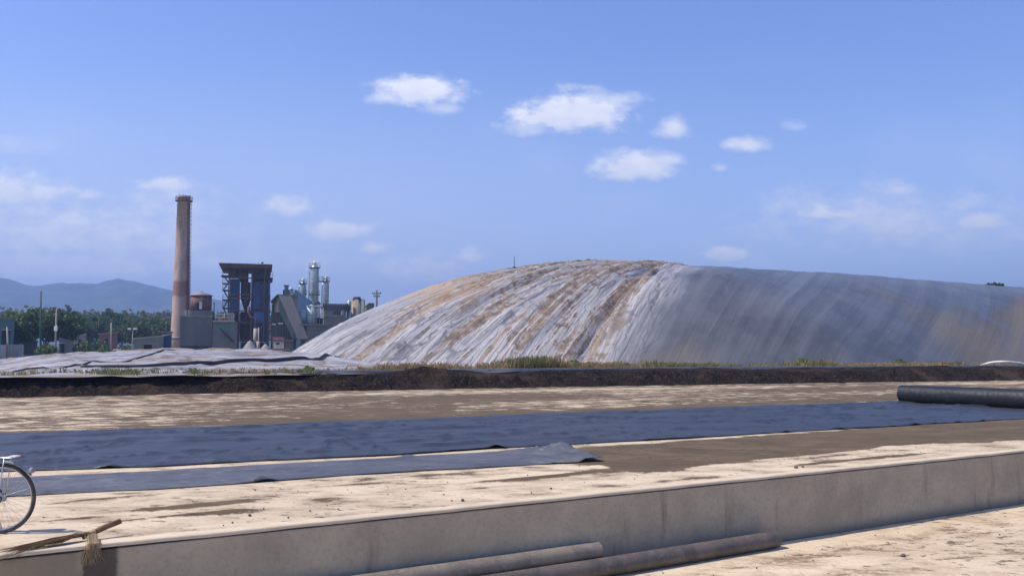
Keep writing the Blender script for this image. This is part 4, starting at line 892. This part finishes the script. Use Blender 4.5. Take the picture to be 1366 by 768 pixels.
mb = MB(); mb.tube([P(332,409,YB-.5), P(332,416,YB-.5), P(334,423,YB-.5), P(341,424,YB-.6), P(341,440,YB-.6)], .32, 10); mb.build('feed_pipe', rust, bt)
MB().tube([P(341,438,YB-.7), P(339.6,466,YB-.7)], .45, 10).build('discharge_pipe', conc_lt, bt)
MB().tube([P(345,437,YB-1), P(345,470,YB-1)], .16, 8).tube([P(344.4,455,YB-1.2), P(344.4,470,YB-1.2)], .42, 10).build('stand_pipe', conc_lt, bt)
mb = MB()
rect(mb, 316, 360, 455.5, 456.8, YB-1.5, .4)
for x_ in (318, 330, 352): rect(mb, x_, x_+1.4, 456, 470, YB-1.5, .4, 0, ZP)
mb.build('pipe_rack', conc_md, bt)

# ash heap, fences in front of the tower
def heap(name, px0, px1, ytop, Y, label, mat):
    a, b = P(px0, 470, Y), P(px1, 470, Y); rx_ = (b.x-a.x)/2; hz_ = P(px0, ytop, Y).z-ZP
    u_, v_ = np.meshgrid(np.linspace(0, 1, 22), np.linspace(0, 2*np.pi, 40), indexing='ij')
    X = (a.x+b.x)/2+rx_*u_*np.cos(v_); Yy = Y+rx_*.7*u_*np.sin(v_); Z = ZP+hz_*np.clip(1-u_**1.3, 0, 1)+.15*fbm(X*.8, Yy*.8, 4, 5)*(1-u_)
    tag(gridmesh(name, X, Yy, Z, mat, flip=True), label, 'heap')
heap('ash_heap', 316, 350, 454, 193, 'larger grey ash heap in front of the boiler tower', ash)
heap('ash_heap', 340, 368, 458, 190, 'lower grey ash heap right of the larger one before the conveyor house', ash)

# conveyor house
cv = empty('conveyor_house', P(380, 470, YF), 'grey sheet clad conveyor house with a long sloping chute on open posts', 'building'); cv.location.z = ZP
YC = 203.0
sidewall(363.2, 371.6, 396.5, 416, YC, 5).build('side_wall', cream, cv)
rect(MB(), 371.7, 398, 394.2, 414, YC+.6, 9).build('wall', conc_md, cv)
mb = MB(); rect(mb, 369, 397, 392.6, 394.6, YC-.4, 10.5); mb.poly(*turned([P(361.5,401,YC-.2), P(369,392.8,YC-.2), P(369,394.4,YC-.2), P(361.5,402.8,YC-.2)], 10)); mb.build('roof', greenish, cv)
mb = MB(); mb.poly(*turned([P(373,395,YC-.3), P(389,395,YC-.3), P(411,452,YC-.3), P(397,452,YC-.3)], 5)); mb.build('chute', conc_lt if False else pm('grey brown chute sheet', (.42,.36,.29), (.31,.26,.21), .3), cv)
mb = MB(); mb.poly(*turned([P(371.5,396,YC-.1), P(373,396,YC-.1), P(397,452,YC-.1), P(390,452,YC-.1), P(371.5,412,YC-.1)], 4.6)); mb.build('chute_side', greenish, cv)
rect(MB(), 362, 396, 416, 470, YC+4, 4, 0, ZP).build('rear_wall', conc_dk, cv)
for i, x_ in enumerate((371.5, 375, 378.5, 382, 385.5, 389, 392.5)): rect(MB(), x_, x_+.9, 414+i*4.5, 470, YC+.4, .3, 0, ZP).build('post', dark_steel, cv)
rect(MB(), 363, 368, 431.5, 433.2, YC+.2, .4).build('lintel', white_p, cv); rect(MB(), 370.5, 378, 430.5, 432, YC+.2, .4).build('lintel', white_p, cv)
mb = MB(); rect(mb, 377.6, 387.6, 386.5, 392.8, YC+3, 3); rect(mb, 379.8, 384.8, 380.5, 386.6, YC+3.5, 2); rect(mb, 378.9,385.7,380,381,YC+3.2,2.6); mb.build('roof_box', greenish, cv)
MB().tube([P(388,392,YC+3), P(388,385,YC+3), P(391.5,386.5,YC+3), P(391.5,392,YC+3)], .35, 10).build('vent_pipe', tealw, cv)
mb = MB(); cylpx(mb, 388.5, 4, 383, 386, YC+2.6, .4); mb.build('vent_cap', white_p, cv)
# white shed
ws = empty('site_shed', P(374, 470, 196), 'small white walled shed with reddish roofs under the conveyor chute', 'shed'); ws.location.z = ZP
rect(MB(), 366, 379, 450, 470, 196, 4, 0, ZP).build('wall', white_p, ws)
mb = MB(); rect(mb, 364, 379.5, 448.8, 450.4, 195.5, 5.5); rect(mb, 364, 392, 452.8, 455.0, 195.1, 6); mb.build('roof', tilered, ws)
rect(MB(), 380, 391, 455.2, 470, 196.5, 4, 0, ZP).build('annex_wall', conc_dk, ws)
rect(MB(), 368, 373, 457, 459.4, 195.9, .2).build('window', glassd, ws)
rect(MB(), 364.3, 365.6, 450, 470, 195.6, .4, 0, ZP).build('post', conc_lt, ws)
lr = empty('low_roof', P(362, 470, 185), 'low reddish flat canopy just above the slack cover', 'canopy'); lr.location.z = ZP
rect(MB(), 344, 386, 464.5, 467.2, 184, 4).build('roof', pm('faded red sheet', (.42,.24,.19), (.3,.16,.12), .5), lr)
for x_ in (347, 357, 367, 377): rect(MB(), x_, x_+1, 467, 470, 184.4, .3, 0, ZP).build('post', conc_md, lr)

# blue gabled hall
bh = empty('process_hall', P(403, 470, 236), 'pale blue sheet clad hall with a gable roof behind the conveyor house', 'building'); bh.location.z = ZP
Yh = 238
MB().poly(*turned([P(389,470,Yh), P(389,396,Yh), P(395,386.5,Yh), P(416,402,Yh), P(424,409,Yh), P(424,470,Yh)], 25)).build('wall', bluegrey, bh)
MB().poly(*turned([P(388,397,Yh-.5), P(395,385.8,Yh-.5), P(425,409.4,Yh-.5), P(425,410.6,Yh-.5), P(395,387.4,Yh-.5), P(388.8,398,Yh-.5)], 26)).build('roof', pm('blue roof sheet', (.30,.42,.56), (.22,.3,.4), .3), bh)
for y_ in (396, 403, 410): rect(MB(), 392, 395.4, y_, y_+4, Yh-.06, .1).build('window', glassd, bh)

# distillation columns
def column(xc, w, ytop, Y, label, plats, band=None):
    c = P(xc, ytop, Y); r = w/2*Y/FPX; z0 = ZP; h = c.z-z0
    o = empty('distillation_column', (c.x, Y, z0), label, 'column', 'distillation columns')
    MB().lathe((c.x, Y, z0), [(r,0),(r,h-1.6),(r*.98,h-1.3),(r*.75,h-.7),(r*.4,h-.3),(.3,h-.15)], 28).build('shell', galv, o)
    MB().lathe((c.x, Y, z0+h-.3), [(.5,0),(.5,.5),(.32,.9),(.1,1.1)], 12).build('top_cap', white_p, o)
    for y_ in plats:
        z_ = P(xc, y_, Y).z; mb = MB().lathe((c.x, Y, z_), [(r*.99,0),(r*1.34,0),(r*1.34,.16),(r*.99,.16)], 24); p = mb.build('platform', dark_steel, o)
        mb = MB(); ringrail(mb, (c.x, Y), r*1.30, z_+.16, 1.1, 14, .05); mb.build('railing', galv, p)
    mb = MB(); lx = c.x+r*.75; ly = Y-r*.75
    for s in (-.25, .25): mb.tube([(lx+s, ly, z0), (lx+s, ly, z0+h-1.7)], .05, 4)
    for i in range(int(h/1.2)): mb.tube([(lx-.25, ly, z0+.6+i*1.2), (lx+.25, ly, z0+.6+i*1.2)], .04, 4)
    mb.build('ladder', dark_steel, o)
    mb = MB(); 
    mb.tube([(c.x-r-.22, Y-.3, z0), (c.x-r-.22, Y-.3, z0+h-2.2), (c.x-r*.6, Y-.3, z0+h-.9)], .16, 8); mb.build('side_pipe', galv, o)
    for i in range(3, int(h/3)):
        MB().lathe((c.x, Y, z0+i*3.), [(r*.99,0),(r*1.03,.02),(r*1.03,.14),(r*.99,.16)], 28).build('flange', galv, o)
    return o
column(404.2, 8.6, 374.5, 246, 'leftmost and mid height of three shiny silver distillation columns', [378.5, 393])
column(419.8, 11.6, 352, 240, 'tallest and thickest of three shiny silver distillation columns', [357.5, 393.5])
column(435, 8.0, 371.5, 244, 'right hand slim silver distillation column linked by a gangway', [375.5])
gw = empty('gangway', P(427, 375, 241), 'short steel gangway linking the two right distillation columns high up', 'gangway')
mb = MB(); rect(mb, 425.5, 431.5, 374.6, 375.8, 240.6, 1.4); mb.build('deck', dark_steel, gw)
mb = MB(); rail(mb, [P(425.5,374.6,240.7), P(431.5,374.6,240.7)], 1.1, .05); mb.build('railing', dark_steel, gw)

# tanks, pale block
def tank(name, xc, w, yt, yb, Y, mat, label, zb=None, group=None, legs=False, slant=0):
    c = P(xc, yt, Y); z0 = P(xc, yb, Y).z if zb is None else zb; r = w/2*Y/FPX; h = c.z-z0
    o = empty(name, (c.x, Y, z0), label, 'tank', group)
    MB().lathe((c.x, Y, z0), [(r,0),(r,h)], 32).build('shell', mat, o)
    MB().lathe((c.x, Y, z0+h), [(r*1.02,0),(r*1.02,.12),(r*.5,.45),(.2,.6)], 32).build('roof', mat, o)
    MB().lathe((c.x, Y, z0+h*.5), [(r*.995,0),(r*1.015,.02),(r*1.015,.1),(r*.995,.12)], 32).build('band', dark_steel, o)
    MB().tube([(c.x+r*.5, Y-r*.9, z0), (c.x+r*.5, Y-r*.9, z0+h), (c.x+r*.2, Y-r*.3, z0+h+.5)], .09, 6).build('pipe', galv, o)
    return o
tb = empty('tank_house', P(420, 470, 205), 'cream and dark low building with two small windows carrying the pale teal tanks', 'building'); tb.location.z = ZP
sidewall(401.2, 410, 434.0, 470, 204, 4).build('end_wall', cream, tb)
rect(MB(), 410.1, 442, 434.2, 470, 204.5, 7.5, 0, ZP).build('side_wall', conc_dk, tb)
rect(MB(), 400.5, 442.5, 432.0, 434.1, 203.7, 8.6).build('roof', roofg, tb)
for x_ in (403.2, 406.4): sidewall(x_, x_+1.5, 441, 444.5, 204+4*(410-x_-1.5)/8.8-.06, 4*1.5/8.8, .1).build('window', glassd, tb)
rect(MB(), 410.2, 440, 443.0, 444.0, 204.3, .2).build('string_course', conc_md, tb)
mb = MB(); c = P(405.3, 416, 207.6)
zr = P(405, 432, 207.6).z
o = empty('tank', (c.x, 207.6, zr), 'smaller cone bottomed pale teal tank, left of the pair on the tank house', 'tank', 'pale teal tanks')
r_ = 6.6*207.6/FPX; MB().lathe((c.x, 207.6, zr), [(r_*.45,0),(r_,1.5),(r_,c.z-zr)], 32).build('shell', tealw, o)
MB().lathe((c.x, 207.6, c.z), [(r_*1.02,0),(r_*1.02,.1),(.2,.5)], 32).build('roof', tealw, o)
tank('tank', 415.5, 11.5, 409.5, 432, 206.6, tealw, 'taller upright pale teal tank, right of the pair on the tank house', None, 'pale teal tanks')
hd = empty('pump_deck', P(425, 432, 206), 'open steel deck with pale boxes and pipes right of the teal tanks', 'deck')
for x_ in (422, 426, 430.5):
    for yy in (206, 209): rect(MB(), x_, x_+.9, 409, 432, yy, .3).build('post', conc_md, hd)
mb = MB(); rect(mb, 410, 430.5, 407.2, 408.9, 205.8, 4); mb.build('roof', white_p, hd)
mb = MB(); rect(mb, 421.5, 432, 424, 425.2, 205.6, 4); mb.build('floor', dark_steel, hd)
rect(MB(), 427.5, 432, 419, 424.1, 205.2, 1).build('cabinet', white_p, hd)
rect(MB(), 423, 426.6, 411, 417.5, 205.4, 1).build('cabinet', conc_lt, hd)
MB().tube([P(420,409,206.4), P(420,404,206.4), P(424,402.5,206.4), P(427,406,206.4)], .3, 8).build('pipe', dark_steel, hd)
rect(MB(), 423, 431.5, 425.3, 432, 208, 2).build('pump', dark_steel, hd)
# grey hall with window band
gh = empty('grey_hall', P(448, 470, 222), 'long grey flat roofed hall with a dark window band behind the big cover', 'building'); gh.location.z = ZP
rect(MB(), 432, 462, 407.5, 470, 222, 10, 0, ZP).build('wall', pm('brown grey wall', (.30,.27,.23), (.22,.195,.165), .4), gh)
rect(MB(), 430.5, 463, 405, 408, 221.4, 11).build('roof', roofg, gh)
rect(MB(), 431.8, 462.2, 408.2, 414, 221.9, .2).build('parapet', conc_dk, gh)
for i in range(6): rect(MB(), 434.5+i*3.5, 437.5+i*3.5, 414.6, 419, 221.8, .25).build('window', glassd, gh)
rect(MB(), 432, 462, 420.5, 422, 221.7, .4).build('sill_band', conc_lt, gh)
rect(MB(), 455.6, 459, 414, 420, 220.9, 1).build('stair_box', conc_lt, gh)
# tan tanks
tank('tank', 475.5, 13.5, 399.5, 470, 226, tankb, 'tall tan storage tank with a pipe loop on top', ZP, 'storage tanks')
tank('tank', 465.7, 6, 403.5, 470, 224, galv, 'narrow grey tank left of the tan storage tank', ZP, 'storage tanks')
tank('tank', 484.8, 4.5, 401, 470, 230, greenish, 'narrow green grey tank right of the tan storage tank', ZP, 'storage tanks')
pl = MB().tube([P(472,400,225), P(472,397.6,225), P(480,397.3,225), P(480.5,401,225)], .35, 8)
o = pl.build('pipe_loop', dark_steel); tag(o, 'dark pipe loop over the top of the tan storage tank', 'pipe')
t0 = P(463, 404, 222.5); o = empty('process_tree', (t0.x, t0.y, ZP), 'dark leafy tree top beside the narrow grey tank', 'tree', 'trees around the factory')
MB().tube([(t0.x, t0.y, ZP), (t0.x, t0.y, t0.z-1)], [.3, .12], 6).build('trunk', bark, o); brush('crown', (t0.x, t0.y, t0.z-1.2), 1.0, 350, leaf_dark, .16, o, 1.2)
rh = empty('roof_shed', P(494, 470, 215), 'low brown shed roof peeping over the slope of the big cover', 'shed'); rh.location.z = ZP
MB().poly(*turned([P(488.5,408,215), P(492,404,215), P(499,404,215), P(499.5,408,215)], 5)).build('roof', pm('rust brown roof', (.16,.12,.06), (.1,.08,.05), .6), rh)
rect(MB(), 489, 499, 408, 470, 215.2, 4.5, 0, ZP).build('wall', conc_dk, rh)

# ------------------------------------------------------------------ poles
def pole(name, x, yt, Y, r, mat, label, arms=(), lean=0, cat='utility pole', lamps=None):
    b = P(x-lean, 470, Y); t = P(x, yt, Y); o = empty(name, (b.x, Y, ZP), label, cat, 'poles beyond the soil bank')
    MB().tube([(b.x, Y, ZP-.2), ((b.x+t.x)/2, Y, (ZP+t.z)/2), (t.x, Y, t.z)], [r, r*.85, r*.65], 8).build('shaft', mat, o)
    for (yy, w_) in arms:
        c = P(x, yy, Y); mb = MB(); mb.box(c, (w_, .14, .16)); 
        for s in (-.9, -.5, .5, .9): mb.lathe(c+Vector((s*w_/2, 0, .08)), [(.05,0),(.09,.06),(.09,.16),(.03,.24)], 6)
        mb.build('crossarm', woodpole, o)
    if lamps:
        for s in (-1, 1):
            c = P(x+s*2.5, yt+.5, Y); MB().box(c, (.9,.4,.25), 0).build('lamp_head', white_p, o)
            MB().tube([(t.x, Y, t.z-.5), c], .06, 5).build('bracket', conc_lt, o)
    return o
pole('utility_pole', 54.5, 388, 120, .15, pm('green painted pole', (.05,.11,.10), (.03,.06,.055), 2), 'tallest dark green pole standing at the left in front of the trees')
pole('utility_pole', 75.5, 412, 130, .16, concpole, 'grey utility pole with a small box right of the tallest pole', [(414, 1.2)], lean=1.5)
c = P(74.6, 438, 129.7); tag(MB().box(c, (.45,.3,.7)).tube([c+Vector((0,.1,-.5)), c+Vector((0,.1,.5))], .06, 5).build('meter_box', white_p), 'small pale box fixed on the grey utility pole', 'box')
pole('utility_pole', 148.5, 430, 150, .17, concpole, 'plain grey pole midway between the trees and the chimney')
pole('street_lamp', 177, 438, 140, .13, concpole, 'grey street lamp with two pale heads left of the small grey building', lamps=True, cat='street lamp')
pole('utility_pole', 9.5, 436, 90, .13, concpole, 'leaning pale concrete post at the far left edge', lean=-3)
pole('utility_pole', 502.5, 387, 180, .26, woodpole, 'dark pole with crossarms rising behind the slope of the big cover', [(391.5, 1.9), (395.5, 1.3)])

# ------------------------------------------------------------------ small buildings on the left
HUTS = []
def hut(name, x0, x1, ytl, ytr, Y, dep, wmat, rmat, label, door=None, cat='building', ov=1.0):
    o = empty(name, P((x0+x1)/2, 470, Y), label, cat); o.location.z = ZP
    a, b = P(x0, ytl, Y), P(x1, ytr, Y)
    MB().poly([(a.x, Y, ZP), (a.x, Y, a.z), (b.x, Y, b.z), (b.x, Y, ZP)], (0, dep, 0)).build('wall', wmat, o)
    s = ov*Y/FPX; MB().poly([(a.x-s, Y-s, a.z+.002), (a.x-s, Y-s, a.z+.22), (b.x+s, Y-s, b.z+.22), (b.x+s, Y-s, b.z+.002)], (0, dep+2*s, 0)).build('roof', rmat, o)
    for (dx0, dx1, dyt, dyb) in (door or []):
        pa, pb = P(dx0, dyt, Y), P(dx1, min(dyb, 470), Y); MB().box(((pa.x+pb.x)/2, Y, (pa.z+pb.z)/2), (pb.x-pa.x, .1, pa.z-pb.z)).build('opening', void, o)
        MB().box(((pa.x+pb.x)/2, Y-.03, pa.z+.06), (pb.x-pa.x+.2, .18, .12)).build('lintel', conc_lt, o)
    HUTS.append(o)
    return o
hut('small_grey_house', 180.5, 217, 452.5, 448.5, 150, 7, pm('olive grey render', (.25,.235,.185), (.17,.16,.13), .5), conc_lt, 'small olive grey flat roofed house with a dark opening left of the chimney', [(192.5,202,459,467)])
hut('lean_to_shed', 217.8, 228, 448.5, 446.5, 152, 5, blue_pan, conc_lt, 'narrow blue walled lean-to against the small grey house', None, 'shed')
hut('red_roof_shed', 216, 229, 443.5, 443.5, 170, 6, conc_dk, pm('pink roof sheet', (.50,.22,.18), (.35,.16,.13), .6), 'shed with a faded red roof half behind the chimney foot', None, 'shed', 1.2)
hut('teal_warehouse', -40, 15.5, 421.5, 426, 140, 14, tealwall, roofg, 'teal green walled warehouse cut by the left edge', [(0.5,9,440,470)])
hut('dark_shed', 80, 96, 452, 457, 130, 5, pm('mauve grey wall', (.17,.16,.18), (.11,.105,.11), .5), roofg, 'low dark shed with a sloping roof beside the grey utility pole', [(81.5,86,458,470)], 'shed')
hut('brown_roof_shed', 20, 48, 457, 456, 150, 6, conc_dk, pm('brown tin roof', (.13,.08,.06), (.08,.05,.04), .6), 'low shed with a dark brown roof under the bright green trees', None, 'shed')
hut('pale_wall_hut', 100, 114, 447, 446, 210, 5, conc_md, conc_lt, 'small pale hut among the shrubs left of the middle pole', [(105,108,452,460)], 'hut')
hut('tin_roof_house', 134, 156, 446, 443.5, 230, 8, pm('red earth wall', (.27,.12,.085), (.18,.08,.06), .4), pm('pale pink tin roof', (.48,.33,.27), (.33,.2,.16), .6), 'reddish house with a pale tin roof among the dark trees', [(140,144,451,462)], 'house', 2.0)
fw = empty('boundary_wall', P(10, 470, 88), 'pale blue grey rendered boundary wall at the far left', 'wall'); fw.location.z = ZP
rect(MB(), -60, 27.5, 459.5, 470, 88, .3, 0, ZP).build('wall_face', pm('pale blue render', (.33,.37,.44), (.25,.27,.31), .6), fw)
for x_ in (-40,-22,-4, 8, 16, 27): rect(MB(), x_-.7, x_+.7, 458.6, 470, 87.9, .5, 0, ZP).build('pier', conc_md, fw)
# small parked vehicle (only a dark and white shape is seen)
ca = P(158, 470, 165); car = empty('parked_van', (ca.x, 165, ZP), 'tiny white van with dark windows parked near the middle pole', 'van')
L = 4.2
MB().poly([(ca.x-2.1,165,ZP+.35),(ca.x-2.1,165,ZP+1.0),(ca.x-1.5,165,ZP+1.15),(ca.x-1.0,165,ZP+1.85),(ca.x+2.0,165,ZP+1.9),(ca.x+2.1,165,ZP+.35)], (0,1.7,0)).build('body', white_p, car, bevel=.08)
MB().poly([(ca.x-1.35,164.97,ZP+1.15),(ca.x-.95,164.97,ZP+1.72),(ca.x+1.8,164.97,ZP+1.75),(ca.x+1.8,164.97,ZP+1.15)], (0,.05,0)).build('window', glassd, car)
for s in (-1.3, 1.4):
    for yy in (164.95, 166.55): MB().tube([(ca.x+s,yy,ZP+.33),(ca.x+s,yy+.2,ZP+.33)], .33, 16).build('wheel', tyre_m, car)

HUT_RECT = 0
# the plant faces the lagoon: every block is turned square to it
for o in HUTS:
    v_ = o.location; o.rotation_euler.z = -math.atan2(v_.x, v_.y)-FACE*HUT_RECT
# ------------------------------------------------------------------ trees
def tree_meshes(h, w, n, size, lm, seed, fl=.42, low=.28):
    rs = np.random.default_rng(seed); K = 26
    cc = rs.normal(size=(K, 3)); cc /= np.linalg.norm(cc, axis=1)[:, None]; cc *= (rs.random(K)**.4)[:, None]
    cc = cc*np.array([w*.40, w*.40, h*fl*.72])+np.array([0, 0, h*(low+fl)]); cr = rs.uniform(.10, .24, K)*w
    idx = rs.integers(0, K, n); d = rs.normal(size=(n, 3)); d /= np.linalg.norm(d, axis=1)[:, None]
    C = cc[idx]+d*(cr[idx]*rs.random(n)**.35)[:, None]*np.array([1, 1, .75])
    a = rs.normal(size=(n, 3)); a /= np.linalg.norm(a, axis=1)[:, None]; b = np.cross(a, rs.normal(size=(n, 3))); b /= np.linalg.norm(b, axis=1)[:, None]
    tone = np.clip(rs.random(K)[idx]*.7+rs.random(n)*.4, 0, 1)
    return C, a*size, b*size*.65, tone, cc, rs
protos = {}
def make_tree(kind):
    prm = {'dense': (9, 9, 2600, .26, leaf_dark, 3), 'bright': (9, 8, 2400, .26, leaf_green, 5), 'dry': (8, 7, 1000, .22, leaf_dry, 8), 'tall': (11, 6.5, 1900, .24, leaf_dark, 13)}[kind]
    h, w_ = prm[0], prm[1]; C, A, B, tone, cc, rs = tree_meshes(*prm)
    o = empty('tree', (0, 0, 0), 'tree', 'tree')
    mb = MB(); mb.tube([(0,0,-.2), (.1,0,h*.2), (0,.1,h*.45), (.1,0,h*.75)], [h*.028, h*.022, h*.015, h*.005], 8)
    for i in range(9):
        e = cc[i]; z0 = h*(.2+.05*i); mb.tube([(0.05,0,z0), (e[0]*.5, e[1]*.5, z0+(e[2]-z0)*.6), tuple(e)], [h*.012, h*.007, h*.002], 5)
    mb.build('trunk', bark, o); quadcloud('crown', C, A, B, lm_ if False else prm[4], o, tone); return o
TREES = [('bright',26,425,165,'bright green tree standing at the left over the brown roofed shed'),
 ('bright',42,421,172,'bright green tree just left of the tallest pole'),
 ('dense',63,418,150,'big dark green tree between the tallest pole and the grey utility pole'),
 ('dense',86,420,158,'big dark tree right of the grey utility pole'),
 ('bright',30,440,152,'low bright green tree in front of its taller neighbours'),
 ('dense',14,432,200,'dark tree half behind the teal warehouse'),
 ('dense',104,428,230,'rounded dark tree behind the small pale hut'),
 ('tall',119,425,240,'slender dark tree right of the small pale hut'),
 ('dense',134,427,245,'dark tree behind the tin roofed house, left part'),
 ('tall',150,419,260,'tallest dark tree of the row, behind the plain grey pole'),
 ('dense',163,432,235,'broad dark tree right of the plain grey pole'),
 ('dense',183,433,220,'low dark tree above the street lamp'),
 ('tall',198,428,255,'slender dark tree above the small olive grey house'),
 ('dense',213,430,240,'dark tree left of the chimney'),
 ('dense',226,432,230,'dark tree partly behind the chimney shaft'),
 ('dense',247,436,260,'dark tree right behind the chimney beside the block house'),
 ('dense',-18,424,210,'dark tree behind the warehouse roof, out at the left edge')]
for i, (kd, px, yt, Y, lab) in enumerate(TREES):
    if kd not in protos: protos[kd] = o = make_tree(kd)
    else:
        s = protos[kd]; o = s.copy(); COL.objects.link(o)
        for chd in list(s.children): c = chd.copy(); COL.objects.link(c); c.parent = o
    t = P(px, yt, Y); hp = {'dense': 9, 'bright': 9, 'dry': 8, 'tall': 11}[kd]*.93; sc_ = (t.z-ZP)/hp
    o.location = (t.x, Y, ZP); o.rotation_euler = (0, 0, i*1.9); o.scale = (sc_*random.uniform(.85,1.1), sc_*random.uniform(.85,1.1), sc_)
    tag(o, lab, 'tree', 'trees beyond the lagoon')
# scrub bushes in the middle distance
SB = [(95,462,140,1.8,'scrubby bush right of the low dark shed'),(112,461,150,2.0,'olive scrub bush below the small pale hut'),(128,459,158,2.4,'largest scrub bush left of the plain grey pole'),
      (139,463,150,1.5,'low scrub bush left of the plain grey pole'),(168,462,165,1.8,'scrub bush left of the street lamp'),(130,468,110,.9,'small round dark shrub just beyond the slack cover'),(207,446,180,2.2,'bush behind the small olive grey house roof'),(62,463,120,1.6,'scrub bush at the foot of the tallest pole')]
for (px, py, Y, r_, lab) in SB: bush(px, py, Y, r_, lab, bush_m if 'dark' not in lab else leaf_dark, 900, r_*.085, .9, 'scrub in the middle distance')
# far wood: reads as one mass
n = 42000; px = rng.uniform(-700, 560, n); Y = rng.uniform(330, 520, n); cell = np.floor(px/9+Y/14)
x_ = (px-CX)/FPX*Y; row = (Y-330)/190
gnd = ZP+row*6
top = gnd+ (14.5+2.0*fbm(x_*.05, Y*.05, 3, 7))+2.8*np.abs(fbm(x_*.18, Y*.18, 2, 8))*2-3*np.clip((px-260)/250, 0, 1)
z = top-np.abs(rng.normal(0, 2.0, n))-rng.random(n)**3*5
C = np.column_stack([x_, Y, np.maximum(z, ZP)]); a = rng.normal(size=(n,3)); a /= np.linalg.norm(a, axis=1)[:,None]; b = np.cross(a, rng.normal(size=(n,3))); b /= np.linalg.norm(b, axis=1)[:,None]
tone = np.clip(.5+.9*fbm(x_*.03, Y*.03, 3, 9)+rng.normal(0,.15,n), 0, 1)
sz = rng.uniform(.5, 1.0, (n,1))
tag(quadcloud('wood', C, a*sz, b*sz*.7, leaf_dry, None, tone), 'far off dry brownish wood at the foot of the mountains', 'wood', kind='stuff')
# dry scrub cover on the field at the left
n = 16000; px = rng.uniform(-60, 260, n); Y = rng.uniform(92, 220, n); x_ = (px-CX)/FPX*Y
hh = .25+.9*np.clip(fbm(x_*.12, Y*.12, 3, 17)+.1, 0, 1); C = np.column_stack([x_, Y, np.full(n, ZP)])
tag(grassfield('scrub', C, hh, 3, grass_m, np.clip(.5+fbm(x_*.06, Y*.06, 3, 18), 0, 1), .10), 'dry scrub and tall grass on the field at the left', 'scrub', kind='stuff')
